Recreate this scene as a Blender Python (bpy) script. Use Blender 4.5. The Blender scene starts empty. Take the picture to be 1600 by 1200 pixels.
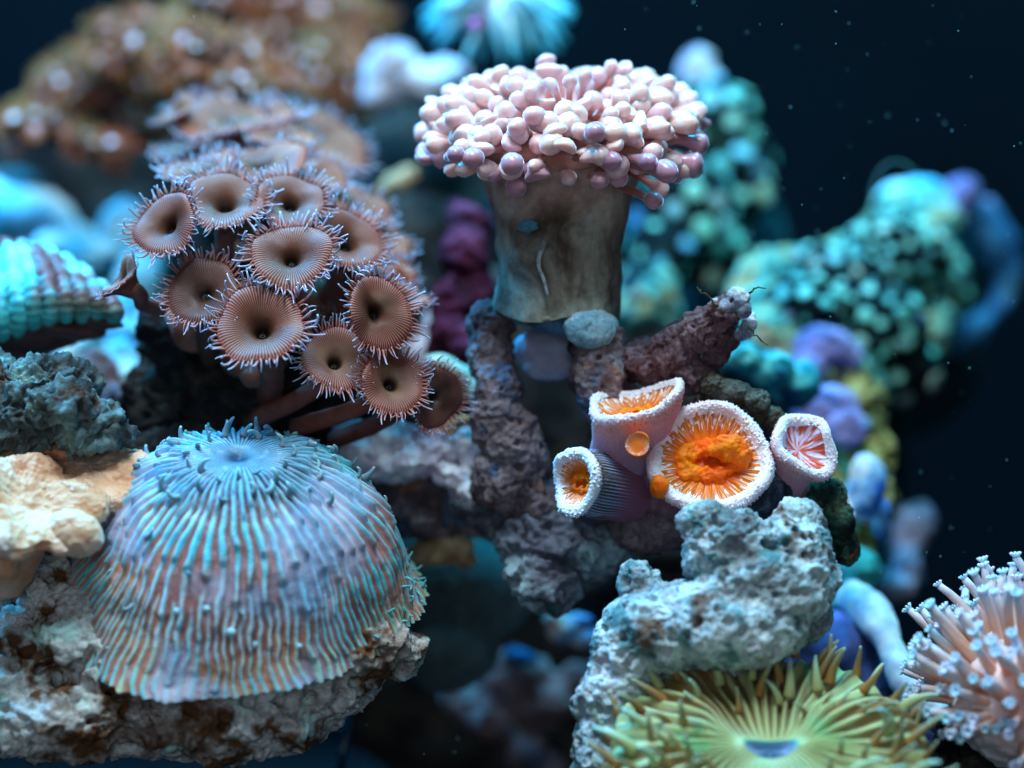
import bpy, math, random
import numpy as np
from math import radians, sin, cos, pi
from mathutils import Vector, Matrix

random.seed(7)
rng = np.random.default_rng(7)
SC = bpy.context.scene
COL = SC.collection
S = 0.01                                    # everything below is written in centimetres

# ------------------------------------------------------------------ camera
PITCH = radians(20)
Fv = np.array([0, cos(PITCH), -sin(PITCH)])  # view direction
Rv = np.array([1.0, 0, 0])
Uv = np.array([0, sin(PITCH), cos(PITCH)])
TGT = np.array([0, 0, 14.0])
FD = 40.0                                   # focus distance in cm: 100 photo pixels = 1 cm there
CAM = TGT - Fv * FD
cam = bpy.data.cameras.new('camera')
cam.sensor_width = 36; cam.lens = 90
cam.clip_start = 0.01; cam.clip_end = 20
cam.dof.use_dof = True
cam.dof.focus_distance = (FD - 0.1) * S
cam.dof.aperture_fstop = 6.3
cam.dof.aperture_blades = 0
camo = bpy.data.objects.new('camera', cam); COL.objects.link(camo)
camo.location = Vector(CAM * S); camo.rotation_euler = (pi / 2 - PITCH, 0, 0)
SC.camera = camo

# ------------------------------------------------------------------ world, lamps, exposure
W = bpy.data.worlds.new('World'); SC.world = W; W.use_nodes = True
bg = W.node_tree.nodes['Background']
bg.inputs[0].default_value = (0.05, 0.30, 0.42, 1); bg.inputs[1].default_value = 0.015
SC.view_settings.view_transform = 'Standard'
SC.view_settings.look = 'None'
SC.view_settings.exposure = 0.0
SC.view_settings.gamma = 1

def lamp(name, pos, tgt, sx, sy, power, color):
    l = bpy.data.lights.new(name, 'AREA'); l.shape = 'RECTANGLE'
    l.size = sx * S; l.size_y = sy * S; l.energy = power; l.color = color
    o = bpy.data.objects.new(name, l); COL.objects.link(o)
    o.location = Vector(pos) * S
    o.rotation_euler = (Vector(tgt) - Vector(pos)).to_track_quat('-Z', 'Y').to_euler()
    return o
lamp('white_tank_lamp', (-5, 0, 66), (0, 3, 10), 32, 14, 5.2, (0.60, 0.86, 1.0))
lamp('blue_tank_lamp', (-22, 22, 46), (-8, 10, 10), 26, 8, 7.0, (0.02, 0.46, 1.0))
lamp('second_blue_tank_lamp', (16, 24, 52), (5, 8, 10), 24, 8, 3.4, (0.03, 0.62, 1.0))
lamp('front_fill_lamp', (-6, -70, 45), (0, 0, 12), 50, 30, 1.15, (0.66, 0.84, 1.0))  # fill lamp added on the camera side to brighten the front faces

# ------------------------------------------------------------------ helpers: space
def P(px, py, d=FD):
    k = d / FD / 100
    return CAM + Fv * d + Rv * (px - 800) * k + Uv * (600 - py) * k
def px2cm(px, d=FD): return px * d / FD / 100
def N3(nx, ny):
    nz = math.sqrt(max(0.0, 1 - nx * nx - ny * ny))
    v = Rv * nx + Uv * ny - Fv * nz
    return v / np.linalg.norm(v)
def unit(v):
    v = np.asarray(v, float); return v / (np.linalg.norm(v) + 1e-12)
def frame(z, hint=(0, 0, 1)):
    z = unit(z); h = np.asarray(hint, float)
    if abs(np.dot(z, unit(h))) > 0.98: h = np.array([1.0, 0.2, 0])
    x = unit(np.cross(h, z)); y = np.cross(z, x)
    return x, y, z

# ------------------------------------------------------------------ helpers: noise in numpy
_perm = np.random.default_rng(3).permutation(512).astype(np.int64)
_perm = np.concatenate([_perm, _perm, _perm])
_g = np.random.default_rng(4).normal(size=(512, 3)); _g /= np.linalg.norm(_g, axis=1)[:, None]
def _h(i, j, k): return _perm[(_perm[(_perm[i & 511] + j) & 511] + k) & 511]
def pn(p, scale=1.0, seed=0):
    q = np.asarray(p) * scale + seed * 17.31
    i = np.floor(q).astype(np.int64); f = q - i; w = f * f * f * (f * (f * 6 - 15) + 10)
    out = 0
    for dx in (0, 1):
        for dy in (0, 1):
            for dz in (0, 1):
                g = _g[_h(i[:, 0] + dx, i[:, 1] + dy, i[:, 2] + dz)]
                v = (g * (f - np.array([dx, dy, dz]))).sum(1)
                wx = w[:, 0] if dx else 1 - w[:, 0]
                wy = w[:, 1] if dy else 1 - w[:, 1]
                wz = w[:, 2] if dz else 1 - w[:, 2]
                out = out + v * wx * wy * wz
    return out * 1.6
def fbm(p, scale=1.0, octs=4, seed=0, gain=0.5):
    s = 0; a = 1
    for o in range(octs):
        s = s + a * pn(p, scale * 2 ** o, seed + o); a *= gain
    return s
def worley(p, scale=1.0, seed=0, jit=0.9):
    q = np.asarray(p) * scale + seed * 11.7
    i = np.floor(q).astype(np.int64); f = q - i
    best = np.full(len(q), 9.0); bid = np.zeros(len(q))
    for dx in (-1, 0, 1):
        for dy in (-1, 0, 1):
            for dz in (-1, 0, 1):
                h = _h(i[:, 0] + dx, i[:, 1] + dy, i[:, 2] + dz)
                o = (_g[h] * 0.5 * jit + 0.5) + np.array([dx, dy, dz])
                dd = ((o - f) ** 2).sum(1)
                m = dd < best
                best = np.where(m, dd, best); bid = np.where(m, h / 512.0, bid)
    return np.sqrt(best), bid
def sm(x, a, b):
    t = np.clip((x - a) / (b - a), 0, 1); return t * t * (3 - 2 * t)

# ------------------------------------------------------------------ helpers: meshes and objects
def make_mesh(name, V, faces, mat, uv=None, smooth=True, attr=None):
    me = bpy.data.meshes.new(name)
    V = np.asarray(V, np.float32) * S
    faces = np.asarray(faces, np.int32)
    n = faces.shape[1]
    me.vertices.add(len(V)); me.vertices.foreach_set('co', V.ravel())
    me.loops.add(faces.size); me.loops.foreach_set('vertex_index', faces.ravel())
    me.polygons.add(len(faces))
    me.polygons.foreach_set('loop_start', np.arange(0, faces.size, n, dtype=np.int32))
    me.update(calc_edges=True)
    if uv is not None:
        l = me.uv_layers.new(name='UVMap')
        l.data.foreach_set('uv', np.asarray(uv, np.float32).ravel())
    if attr is not None:
        for k, a in attr.items():
            at = me.attributes.new(k, 'FLOAT', 'POINT'); at.data.foreach_set('value', np.asarray(a, np.float32))
    if smooth: me.polygons.foreach_set('use_smooth', np.ones(len(faces), bool))
    if mat: me.materials.append(mat)
    me.validate()
    return me
def thing(name, label, cat, base, group=None):
    o = bpy.data.objects.new(name, None); COL.objects.link(o)
    o.empty_display_size = 0.005
    o.location = Vector(np.asarray(base) * S)
    o['label'] = label; o['category'] = cat
    if group: o['group'] = group
    o['_b'] = [float(x) for x in base]
    return o
def part(name, me, root, base=None, kind=None, label=None):
    """mesh whose vertices are already relative to the root's base"""
    o = bpy.data.objects.new(name, me); COL.objects.link(o)
    o.parent = root
    if base is not None: o.location = Vector(np.asarray(base) * S)
    if kind: o['kind'] = kind
    if label: o['label'] = label
    return o
def pw(name, V, faces, mat, root, uv=None, kind=None, label=None, smooth=True, parent_part=None, attr=None):
    """part from world-space vertices"""
    b = np.array(root['_b'])
    me = make_mesh(name, np.asarray(V) - b, faces, mat, uv, smooth, attr)
    return part(name, me, parent_part or root, kind=kind, label=label)
def place(name, me, root, pos, zdir, scale, hint=(0, 0, 1), spin=0.0, par=None):
    """shared mesh set at a world position, its z axis along zdir"""
    x, y, z = frame(zdir, hint)
    if spin:
        x, y = x * cos(spin) + y * sin(spin), y * cos(spin) - x * sin(spin)
    if np.isscalar(scale): scale = (scale,) * 3
    o = bpy.data.objects.new(name, me); COL.objects.link(o)
    o.parent = par or root
    q = (np.asarray(pos) - np.array(root['_b'])) * S
    M = Matrix([[x[i] * scale[0], y[i] * scale[1], z[i] * scale[2], q[i]] for i in range(3)] + [[0, 0, 0, 1]])
    o.matrix_basis = M
    return o
def solo(name, V, faces, mat, label, cat, base=None, group=None, kind=None, uv=None, attr=None):
    """a thing that is one mesh"""
    V = np.asarray(V); base = V.mean(0) * [1, 1, 0] + [0, 0, V[:, 2].min()] if base is None else np.asarray(base)
    me = make_mesh(name, V - base, faces, mat, uv, attr=attr)
    o = bpy.data.objects.new(name, me); COL.objects.link(o)
    o.location = Vector(base * S)
    if kind: o['kind'] = kind
    if kind != 'structure': o['label'] = label; o['category'] = cat
    if group: o['group'] = group
    o['_b'] = [float(x) for x in base]
    return o
def grid_faces(nu, nv, close_u=True):
    a = []
    un = nu if close_u else nu - 1
    i = np.arange(un); j = np.arange(nv - 1)
    I, J = np.meshgrid(i, j, indexing='ij'); I = I.ravel(); J = J.ravel(); I2 = (I + 1) % nu
    return np.stack([I * nv + J, I2 * nv + J, I2 * nv + J + 1, I * nv + J + 1], 1)
def grid_uv(nu, nv, t, close_u=True):
    un = nu if close_u else nu - 1
    I, J = np.meshgrid(np.arange(un), np.arange(nv - 1), indexing='ij'); I = I.ravel(); J = J.ravel()
    du = 1.0 / un
    c = lambda i, j: np.stack([i * du, t[j]], 1)
    return np.stack([c(I, J), c(I + 1, J), c(I + 1, J + 1), c(I, J + 1)], 1).reshape(-1, 2)
def tube(path, radii, sides=8, cap=True, flat=None):
    path = np.asarray(path, float); n = len(path)
    radii = np.broadcast_to(np.asarray(radii, float), (n,))
    T = np.gradient(path, axis=0); T /= np.linalg.norm(T, axis=1)[:, None] + 1e-12
    x, y, _ = frame(T[0]); xs = []
    for i in range(n):
        x = unit(x - T[i] * np.dot(x, T[i])); xs.append(x)
    X = np.array(xs); Y = np.cross(T, X)
    a = np.arange(sides) * 2 * pi / sides
    fl = 1.0 if flat is None else flat
    V = path[None] + radii[None, :, None] * (np.cos(a)[:, None, None] * X[None] + fl * np.sin(a)[:, None, None] * Y[None])
    V = V.reshape(-1, 3); Fc = grid_faces(sides, n)
    t = np.linspace(0, 1, n); uv = grid_uv(sides, n, t)
    if cap:  # close both ends with fans written as quads on a repeated vertex
        base = len(V); V = np.vstack([V, path[-1], path[0]])
        i = np.arange(sides); i2 = (i + 1) % sides
        f1 = np.stack([i * n + n - 1, i2 * n + n - 1, np.full(sides, base), np.full(sides, base)], 1)
        f2 = np.stack([i2 * n, i * n, np.full(sides, base + 1), np.full(sides, base + 1)], 1)
        return V, Fc, f1, f2, uv
    return V, Fc, None, None, uv
def tube_mesh(path, radii, sides=8, flat=None):
    """tube as quads, ends pinched to nothing by tiny last rings"""
    path = np.asarray(path, float); radii = np.array(np.broadcast_to(radii, (len(path),)), float)
    path = np.vstack([path[0], path, path[-1]]); radii = np.concatenate([[radii[0] * 0.02], radii, [radii[-1] * 0.02]])
    # nudge the end rings so tangents stay defined
    path[0] = path[1] - (path[2] - path[1]) * 0.02; path[-1] = path[-2] + (path[-2] - path[-3]) * 0.02
    V, Fc, _, _, uv = tube(path, radii, sides, cap=False, flat=flat)
    return V, Fc, uv
def cat_mesh(lst):
    Vs, Fs, Us, n = [], [], [], 0
    for V, Fc, uv in lst:
        Vs.append(V); Fs.append(Fc + n); Us.append(uv); n += len(V)
    return np.vstack(Vs), np.vstack(Fs), np.vstack(Us)
def spline(pts, n=24):
    """Catmull-Rom through points"""
    p = np.asarray(pts, float)
    if len(p) == 2: return p[0] + (p[1] - p[0]) * np.linspace(0, 1, n)[:, None]
    p = np.vstack([2 * p[0] - p[1], p, 2 * p[-1] - p[-2]]); m = len(p) - 3
    t = np.linspace(0, m - 1e-6, n); k = t.astype(int); f = (t - k)[:, None]
    a, b, c, d = p[k], p[k + 1], p[k + 2], p[k + 3]
    return 0.5 * (2 * b + (c - a) * f + (2 * a - 5 * b + 4 * c - d) * f ** 2 + (3 * b - a - 3 * c + d) * f ** 3)

# ------------------------------------------------------------------ helpers: blobs melted together, then weathered
def ico(sub):
    import bmesh
    bm = bmesh.new(); bmesh.ops.create_icosphere(bm, subdivisions=sub, radius=1)
    V = np.array([v.co[:] for v in bm.verts]); Fc = np.array([[v.index for v in f.verts] for f in bm.faces]); bm.free()
    return V, Fc
_ICO = ico(4); _ICO2 = ico(2); _ICO1 = ico(1)
def B(px, py, d, rx, ry, rz, rot=0, tip=0):
    """ellipsoid: centre at a photo pixel and depth, radii in photo pixels (right, up, away)"""
    k = d / FD / 100; a = radians(rot)
    r = Rv * cos(a) + Uv * sin(a); u = -Rv * sin(a) + Uv * cos(a)
    return P(px, py, d), np.stack([r * rx * k, u * ry * k, Fv * rz * k])
def blob(blobs, voxel, smooth_it=6):
    Vs, Fs, n = [], [], 0
    for c, M in blobs:
        Vs.append(_ICO[0] @ M + c); Fs.append(_ICO[1] + n); n += len(_ICO[0])
    me = bpy.data.meshes.new('tmp'); me.from_pydata(np.vstack(Vs).tolist(), [], np.vstack(Fs).tolist())
    o = bpy.data.objects.new('tmp', me); COL.objects.link(o)
    m = o.modifiers.new('r', 'REMESH'); m.mode = 'VOXEL'; m.voxel_size = voxel
    m = o.modifiers.new('s', 'SMOOTH'); m.factor = 0.5; m.iterations = smooth_it
    dg = bpy.context.evaluated_depsgraph_get(); ev = o.evaluated_get(dg); em = ev.to_mesh()
    V = np.empty(len(em.vertices) * 3, np.float32); em.vertices.foreach_get('co', V); V = V.reshape(-1, 3).astype(float)
    L = np.empty(len(em.loops), np.int32); em.loops.foreach_get('vertex_index', L)
    ls = np.empty(len(em.polygons), np.int32); em.polygons.foreach_get('loop_total', ls)
    assert (ls == 4).all()
    Fc = L.reshape(-1, 4)
    ev.to_mesh_clear(); bpy.data.objects.remove(o); bpy.data.meshes.remove(me)
    return V, Fc
def normals(V, Fc):
    a, b, c, d = V[Fc[:, 0]], V[Fc[:, 1]], V[Fc[:, 2]], V[Fc[:, 3]]
    fn = np.cross(c - a, d - b); N = np.zeros_like(V)
    for k in range(4):
        for ax in range(3):
            N[:, ax] += np.bincount(Fc[:, k], fn[:, ax], len(V))
    return N / (np.linalg.norm(N, axis=1)[:, None] + 1e-12)
def weather(V, Fc, big=0.12, bigs=0.8, mid=0.05, mids=3.0, fine=0.012, fines=14, pit=0.07, pits=5.0, pitr=0.35,
            pit2=0.03, pit2s=14.0, pit2r=0.36, holes=(), seed=0, keep=0.6, ridge=0.0, rs=1.6):
    """rock weathering: lumps, folds, big and small bore holes"""
    N = normals(V, Fc)
    dsp = big * fbm(V, bigs, 2, seed)
    r = 1 - np.abs(pn(V, mids, seed + 5)) * 2
    dsp = dsp + mid * (fbm(V, mids, 3, seed + 9)) + mid * 0.5 * r * sm(pn(V, 0.7, seed + 2), -0.2, 0.3)
    if ridge:
        q = V + 0.12 * np.stack([fbm(V, 1.5, 2, 61 + seed), fbm(V, 1.5, 2, 62 + seed), fbm(V, 1.5, 2, 63 + seed)], 1)
        dsp = dsp + ridge * (0.55 * (0.6 - 2.2 * np.abs(pn(q, rs, seed + 71))) + 0.35 * (0.6 - 2.2 * np.abs(pn(q, rs * 2.3, seed + 72))) + 0.2 * (0.6 - 2.2 * np.abs(pn(q, rs * 5, seed + 73))))
    pm = np.zeros(len(V))
    if pit:
        q = V + 0.06 * np.stack([pn(V, 4, 31 + seed), pn(V, 4, 32 + seed), pn(V, 4, 33 + seed)], 1)
        f, i = worley(q, pits, seed); g = sm(pitr - f, 0, pitr * 0.42) * (i < keep); dsp = dsp - pit * g; pm = np.maximum(pm, g)
    if pit2:
        f, i = worley(V, pit2s, seed + 3); g = sm(pit2r - f, 0, pit2r * 0.7) * (i < keep) * sm(pn(V, 1.3, seed + 4), -0.45, 0.1)
        dsp = dsp - pit2 * g; pm = np.maximum(pm, 0.7 * g)
    dsp = dsp + fine * fbm(V, fines, 2, seed + 20, 0.6)
    V2 = V + N * dsp[:, None]
    for c, r, dep in holes:
        dd = np.linalg.norm((V2 - c) * 1.0, axis=1) / r
        g = np.clip(1 - (dd + 0.5 * fbm(V, 1.8, 2, seed + 40)) ** 2, 0, 1) ** 0.7
        V2 = V2 + (Fv * 0.8 - N * 0.2) * (dep * g)[:, None]
        pm = np.maximum(pm, g)
    return V2, pm
def H(px, py, d, r, dep): return P(px, py, d), px2cm(r, d), px2cm(dep, d)
def rock(name, label, cat, blobs, mat, voxel=0.05, group=None, kind=None, smooth_it=6, **kw):
    V, Fc = blob(blobs, voxel, smooth_it)
    V, pm = weather(V, Fc, **kw)
    return solo(name, V, Fc, mat, label, cat, group=group, kind=kind), V, Fc
def scatter(V, Fc, n, mind, facing=None, minz=-2, seed=0, box=None):
    """points spread over a mesh with a minimum distance"""
    g = np.random.default_rng(seed); N = normals(V, Fc); idx = g.permutation(len(V)); out = []; pts = np.zeros((0, 3))
    for i in idx[:20000]:
        if N[i, 2] < minz: continue
        if facing is not None and np.dot(N[i], -Fv) < facing: continue
        if len(pts) and (((pts - V[i]) ** 2).sum(1) < mind * mind).any(): continue
        pts = np.vstack([pts, V[i]]); out.append((V[i], N[i]))
        if len(out) >= n: break
    return out

# ------------------------------------------------------------------ materials
def C(r, g, b):
    f = lambda c: ((c / 255 + 0.055) / 1.055) ** 2.4 if c / 255 > 0.04045 else c / 255 / 12.92
    return (f(r), f(g), f(b), 1)
class M:
    def __init__(s, name, rough=0.6, spec=0.3, sss=0.0, rad=(0.5, 0.25, 0.2), sss_scale=0.002, sheen=0.0, sheen_tint=(1, 1, 1, 1), coat=0.0):
        s.m = bpy.data.materials.new(name); s.m.use_nodes = True; s.t = s.m.node_tree; s.n = s.t.nodes
        s.b = s.n['Principled BSDF']
        s.b.inputs['Roughness'].default_value = rough; s.b.inputs['Specular IOR Level'].default_value = spec
        s.b.inputs['Subsurface Weight'].default_value = sss; s.b.inputs['Subsurface Radius'].default_value = rad
        s.b.inputs['Subsurface Scale'].default_value = sss_scale
        s.b.inputs['Sheen Weight'].default_value = sheen; s.b.inputs['Sheen Tint'].default_value = sheen_tint
        s.b.inputs['Sheen Roughness'].default_value = 0.35
        s.b.inputs['Coat Weight'].default_value = coat
        s.tc = s.n.new('ShaderNodeTexCoord')
    def lk(s, a, b): s.t.links.new(a, b)
    def obj(s): return s.tc.outputs['Object']
    def uvo(s): return s.tc.outputs['UV']
    def sep(s, o):
        x = s.n.new('ShaderNodeSeparateXYZ'); s.lk(o, x.inputs[0]); return x.outputs
    def attr(s, name):
        a = s.n.new('ShaderNodeAttribute'); a.attribute_name = name; return a.outputs['Fac']
    def rnd(s):
        a = s.n.new('ShaderNodeObjectInfo'); return a.outputs['Random']
    def noise(s, scale, detail=4, rough=0.55, co=None, dist=0.0, off=0.0):
        x = s.n.new('ShaderNodeTexNoise'); x.inputs['Scale'].default_value = scale * (100 if co is None else 1)
        x.inputs['Detail'].default_value = detail; x.inputs['Roughness'].default_value = rough; x.inputs['Distortion'].default_value = dist
        src = co if co is not None else s.obj()
        if off:
            mp = s.n.new('ShaderNodeMapping'); mp.inputs['Location'].default_value = (off, off * .7, off * 1.3); s.lk(src, mp.inputs[0]); src = mp.outputs[0]
        s.lk(src, x.inputs['Vector']); return x.outputs['Fac']
    def vor(s, scale, feature='F1'):
        x = s.n.new('ShaderNodeTexVoronoi'); x.inputs['Scale'].default_value = scale * 100; x.feature = feature
        s.lk(s.obj(), x.inputs['Vector']); return x.outputs['Distance']
    def ramp(s, f, stops, inter='LINEAR'):
        x = s.n.new('ShaderNodeValToRGB'); x.color_ramp.interpolation = inter; e = x.color_ramp.elements
        while len(e) < len(stops): e.new(0.5)
        for k, (p, c) in enumerate(stops):
            e[k].position = p; e[k].color = c if not np.isscalar(c) else (c, c, c, 1)
        s.lk(f, x.inputs[0]); return x.outputs[0]
    def mix(s, f, a, b, mode='MIX'):
        x = s.n.new('ShaderNodeMix'); x.data_type = 'RGBA'; x.blend_type = mode
        for v, k in ((f, 0), (a, 6), (b, 7)):
            if hasattr(v, 'links'): s.lk(v, x.inputs[k])
            else: x.inputs[k].default_value = v
        return x.outputs[2]
    def math(s, op, a, b=0.0, c=0.0):
        x = s.n.new('ShaderNodeMath'); x.operation = op
        for k, v in enumerate((a, b, c)):
            if hasattr(v, 'links'): s.lk(v, x.inputs[k])
            else: x.inputs[k].default_value = v
        return x.outputs[0]
    def stripes(s, u, n, dist=None, amt=0.0):
        v = s.math('MULTIPLY', u, n * 2 * pi)
        if dist is not None: v = s.math('ADD', v, s.math('MULTIPLY', dist, amt))
        return s.math('MULTIPLY_ADD', s.math('SINE', v), 0.5, 0.5)
    def color(s, c):
        if hasattr(c, 'links'): s.lk(c, s.b.inputs['Base Color'])
        else: s.b.inputs['Base Color'].default_value = c
        return s
    def bump(s, f, strength=0.4, dist=0.0003):
        x = s.n.new('ShaderNodeBump'); x.inputs['Strength'].default_value = strength; x.inputs['Distance'].default_value = dist
        s.lk(f, x.inputs['Height']); s.lk(x.outputs[0], s.b.inputs['Normal']); return s

def rock_mat(name, stops, scale=1.2, patch=None, patch2=None, fine=0.35, bump=0.6, off=0.0, rough=0.9, dark=None):
    m = M(name, rough=rough, spec=0.15)
    c = m.ramp(m.noise(scale, 6, 0.62, dist=0.4, off=off), stops)
    g = m.noise(scale * 12, 4, 0.7, off=off)
    c = m.mix(m.ramp(g, [(0.30, 1 - fine), (0.62, 1.0)]), C(8, 9, 10), c)
    for k, p in enumerate((patch, patch2)):
        if p:
            f = m.ramp(m.noise(p[1], 4, 0.6, off=off + 0.3 + k), [(p[2], 0.0), (p[2] + 0.07, 1.0)])
            c = m.mix(f, c, p[0])
    m.color(c); m.bump(m.noise(scale * 22, 4, 0.65), bump, 0.0004)
    return m.m

def soft_mat(name, c1, c2, scale=3, sss=0.25, bump=0.3, bs=30, rough=0.55, sheen=0.2, spec=0.25):
    m = M(name, rough=rough, spec=spec, sss=sss, sheen=sheen, sheen_tint=(0.7, 0.85, 1, 1))
    m.color(m.mix(m.ramp(m.noise(scale, 4), [(0.35, 0.0), (0.65, 1.0)]), c1, c2)); m.bump(m.noise(bs, 3), bump, 0.0003)
    return m.m

# ------------------------------------------------------------------ the tank
def quad(name, pts, mat):
    c = np.mean(pts, 0); me = make_mesh(name, np.array(pts) - c, [[0, 1, 2, 3]], mat, smooth=False)
    o = bpy.data.objects.new(name, me); COL.objects.link(o); o.location = Vector(c * S); o['kind'] = 'structure'; return o
m = M('deep_water_wall', rough=0.8, spec=0.1)
m.color(m.ramp(m.noise(0.05, 3, 0.5), [(0.3, C(1, 6, 10)), (0.7, C(2, 18, 27))])); wall_m = m.m
m = M('dark_sand', rough=0.95, spec=0.1)
m.color(m.ramp(m.noise(2, 5), [(0.3, C(6, 12, 16)), (0.7, C(18, 28, 34))])); m.bump(m.noise(12, 4), 0.6, 0.0008); sand_m = m.m
YB, ZF = 36.0, -12.0
quad('back_wall', [(-70, YB, ZF), (70, YB, ZF), (70, YB, 40), (-70, YB, 40)], wall_m)
quad('tank_floor', [(-70, -30, ZF), (70, -30, ZF), (70, YB, ZF), (-70, YB, ZF)], sand_m)

# ------------------------------------------------------------------ rocks
grey_m = rock_mat('pale_blue_grey_rock', [(0.33, C(110, 104, 110)), (0.46, C(184, 196, 198)), (0.58, C(226, 234, 236)), (0.72, C(238, 226, 234))], 0.8,
                  patch=(C(90, 122, 124), 1.5, 0.52), patch2=(C(112, 84, 72), 1.1, 0.60), fine=0.6, bump=0.9)
base_m = rock_mat('bored_live_rock', [(0.34, C(104, 70, 54)), (0.42, C(186, 168, 158)), (0.50, C(228, 226, 222)), (0.70, C(246, 244, 236))], 0.7,
                  patch=(C(104, 70, 46), 1.0, 0.53), patch2=(C(206, 236, 226), 0.9, 0.56), fine=0.6, bump=0.9, off=2.0)
brown_m = rock_mat('brown_branch_rock', [(0.34, C(70, 54, 54)), (0.5, C(134, 112, 116)), (0.66, C(176, 158, 164))], 1.1,
                   patch=(C(84, 96, 120), 1.2, 0.58), patch2=(C(150, 100, 76), 1.3, 0.64), fine=0.5, bump=0.8, off=4.0)
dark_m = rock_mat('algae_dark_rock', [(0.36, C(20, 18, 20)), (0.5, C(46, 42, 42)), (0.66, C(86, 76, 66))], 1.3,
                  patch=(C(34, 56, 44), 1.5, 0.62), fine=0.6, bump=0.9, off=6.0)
lump_m = rock_mat('pale_rubble_rock', [(0.36, C(70, 62, 74)), (0.48, C(116, 116, 128)), (0.62, C(156, 182, 188)), (0.72, C(170, 200, 200))], 0.8,
                  patch=(C(56, 92, 92), 1.5, 0.58), fine=0.4, bump=0.7, off=8.0)
lilac_m = rock_mat('pale_lilac_rock', [(0.38, C(150, 124, 144)), (0.5, C(212, 196, 212)), (0.62, C(240, 234, 238))], 0.9,
                   patch=(C(190, 150, 110), 1.1, 0.60), off=9.0, bump=0.5, fine=0.2)
maroon_m = rock_mat('maroon_sponge', [(0.38, C(36, 8, 24)), (0.52, C(86, 26, 52)), (0.66, C(130, 62, 92))], 1.3, off=11.0, bump=0.6,
                    patch=(C(60, 50, 110), 1.0, 0.62))
left_m = rock_mat('mottled_teal_brown_rock', [(0.36, C(44, 40, 38)), (0.48, C(92, 100, 98)), (0.60, C(128, 156, 152)), (0.72, C(180, 170, 130))], 1.1,
                  patch=(C(74, 46, 34), 1.2, 0.57), fine=0.5, off=13.0, bump=0.9)
blue_m = rock_mat('cyan_lit_rock', [(0.36, C(60, 160, 200)), (0.5, C(140, 216, 236)), (0.64, C(240, 250, 250))], 0.6, off=15.0, bump=0.3, fine=0.15,
                  patch=(C(70, 110, 90), 0.8, 0.66))  # white rock with the blue lamp's cast put into its colour
slate_m = rock_mat('smooth_slate_rock', [(0.36, C(60, 76, 80)), (0.6, C(104, 124, 126))], 0.5, off=17.0, bump=0.2, fine=0.1)
tan_m = rock_mat('tan_fragment', [(0.38, C(120, 86, 58)), (0.52, C(206, 168, 124)), (0.66, C(232, 206, 170))], 1.4, off=19.0, fine=0.3)
purple_m = rock_mat('purple_coralline_rock', [(0.38, C(70, 80, 120)), (0.52, C(136, 124, 176)), (0.66, C(176, 168, 204))], 1.2, off=21.0, fine=0.2,
                    patch=(C(70, 130, 190), 1.2, 0.58))
far_m = rock_mat('far_mottled_rock', [(0.38, C(6, 34, 42)), (0.45, C(60, 140, 136)), (0.53, C(130, 196, 170)), (0.58, C(180, 180, 130)), (0.64, C(160, 120, 90)), (0.72, C(180, 170, 200))], 1.6,
                 patch=(C(30, 74, 92), 1.4, 0.57), off=23.0, fine=0.3)
ochre_m = rock_mat('ochre_mottled_rock', [(0.36, C(50, 56, 36)), (0.48, C(128, 116, 60)), (0.58, C(190, 164, 96)), (0.70, C(120, 170, 140))], 1.7,
                   patch=(C(30, 44, 44), 1.9, 0.55), off=25.0, fine=0.4)
bluewhite_m = rock_mat('blue_white_rock', [(0.40, C(20, 90, 190)), (0.5, C(130, 180, 220)), (0.58, C(232, 224, 216)), (0.68, C(220, 110, 110))], 0.8, off=27.0, fine=0.1)

# the grey boulder right of centre
rock('pitted_rock', 'pale blue-grey pitted rock with a knobbed flat top, under the largest orange coral', 'rock',
     [B(1140, 862, 39, 78, 68, 70), B(1235, 868, 39.1, 70, 70, 66), B(1246, 825, 39.2, 46, 42, 42), B(1096, 822, 38.9, 38, 36, 40), B(1276, 905, 39.2, 36, 60, 45),
      B(1190, 920, 38.8, 110, 66, 80), B(1130, 975, 38.7, 130, 72, 85), B(1235, 985, 39.3, 66, 34, 50, 25), B(1040, 985, 38.9, 88, 72, 80), B(1003, 915, 39.3, 32, 40, 34, -15),
      B(985, 1010, 39, 62, 75, 70), B(962, 1090, 39, 54, 80, 66), B(960, 1180, 39, 70, 90, 80), B(1080, 1060, 39.6, 110, 70, 70), B(990, 1290, 39.5, 100, 90, 100), B(906, 1108, 39, 14, 20, 14)],
     grey_m, voxel=0.020, big=0.09, bigs=1.1, mid=0.045, mids=3.0, fine=0.016, fines=14, pit=0.13, pits=5.0, pitr=0.46, pit2=0.055, pit2s=12, pit2r=0.46, seed=1, keep=0.6, ridge=0.085, rs=1.4,
     holes=[H(1118, 1082, 38.2, 34, 26), H(1000, 1062, 38.2, 22, 16), H(1150, 866, 38.2, 26, 14), H(1085, 905, 38.2, 22, 16)])

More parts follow.
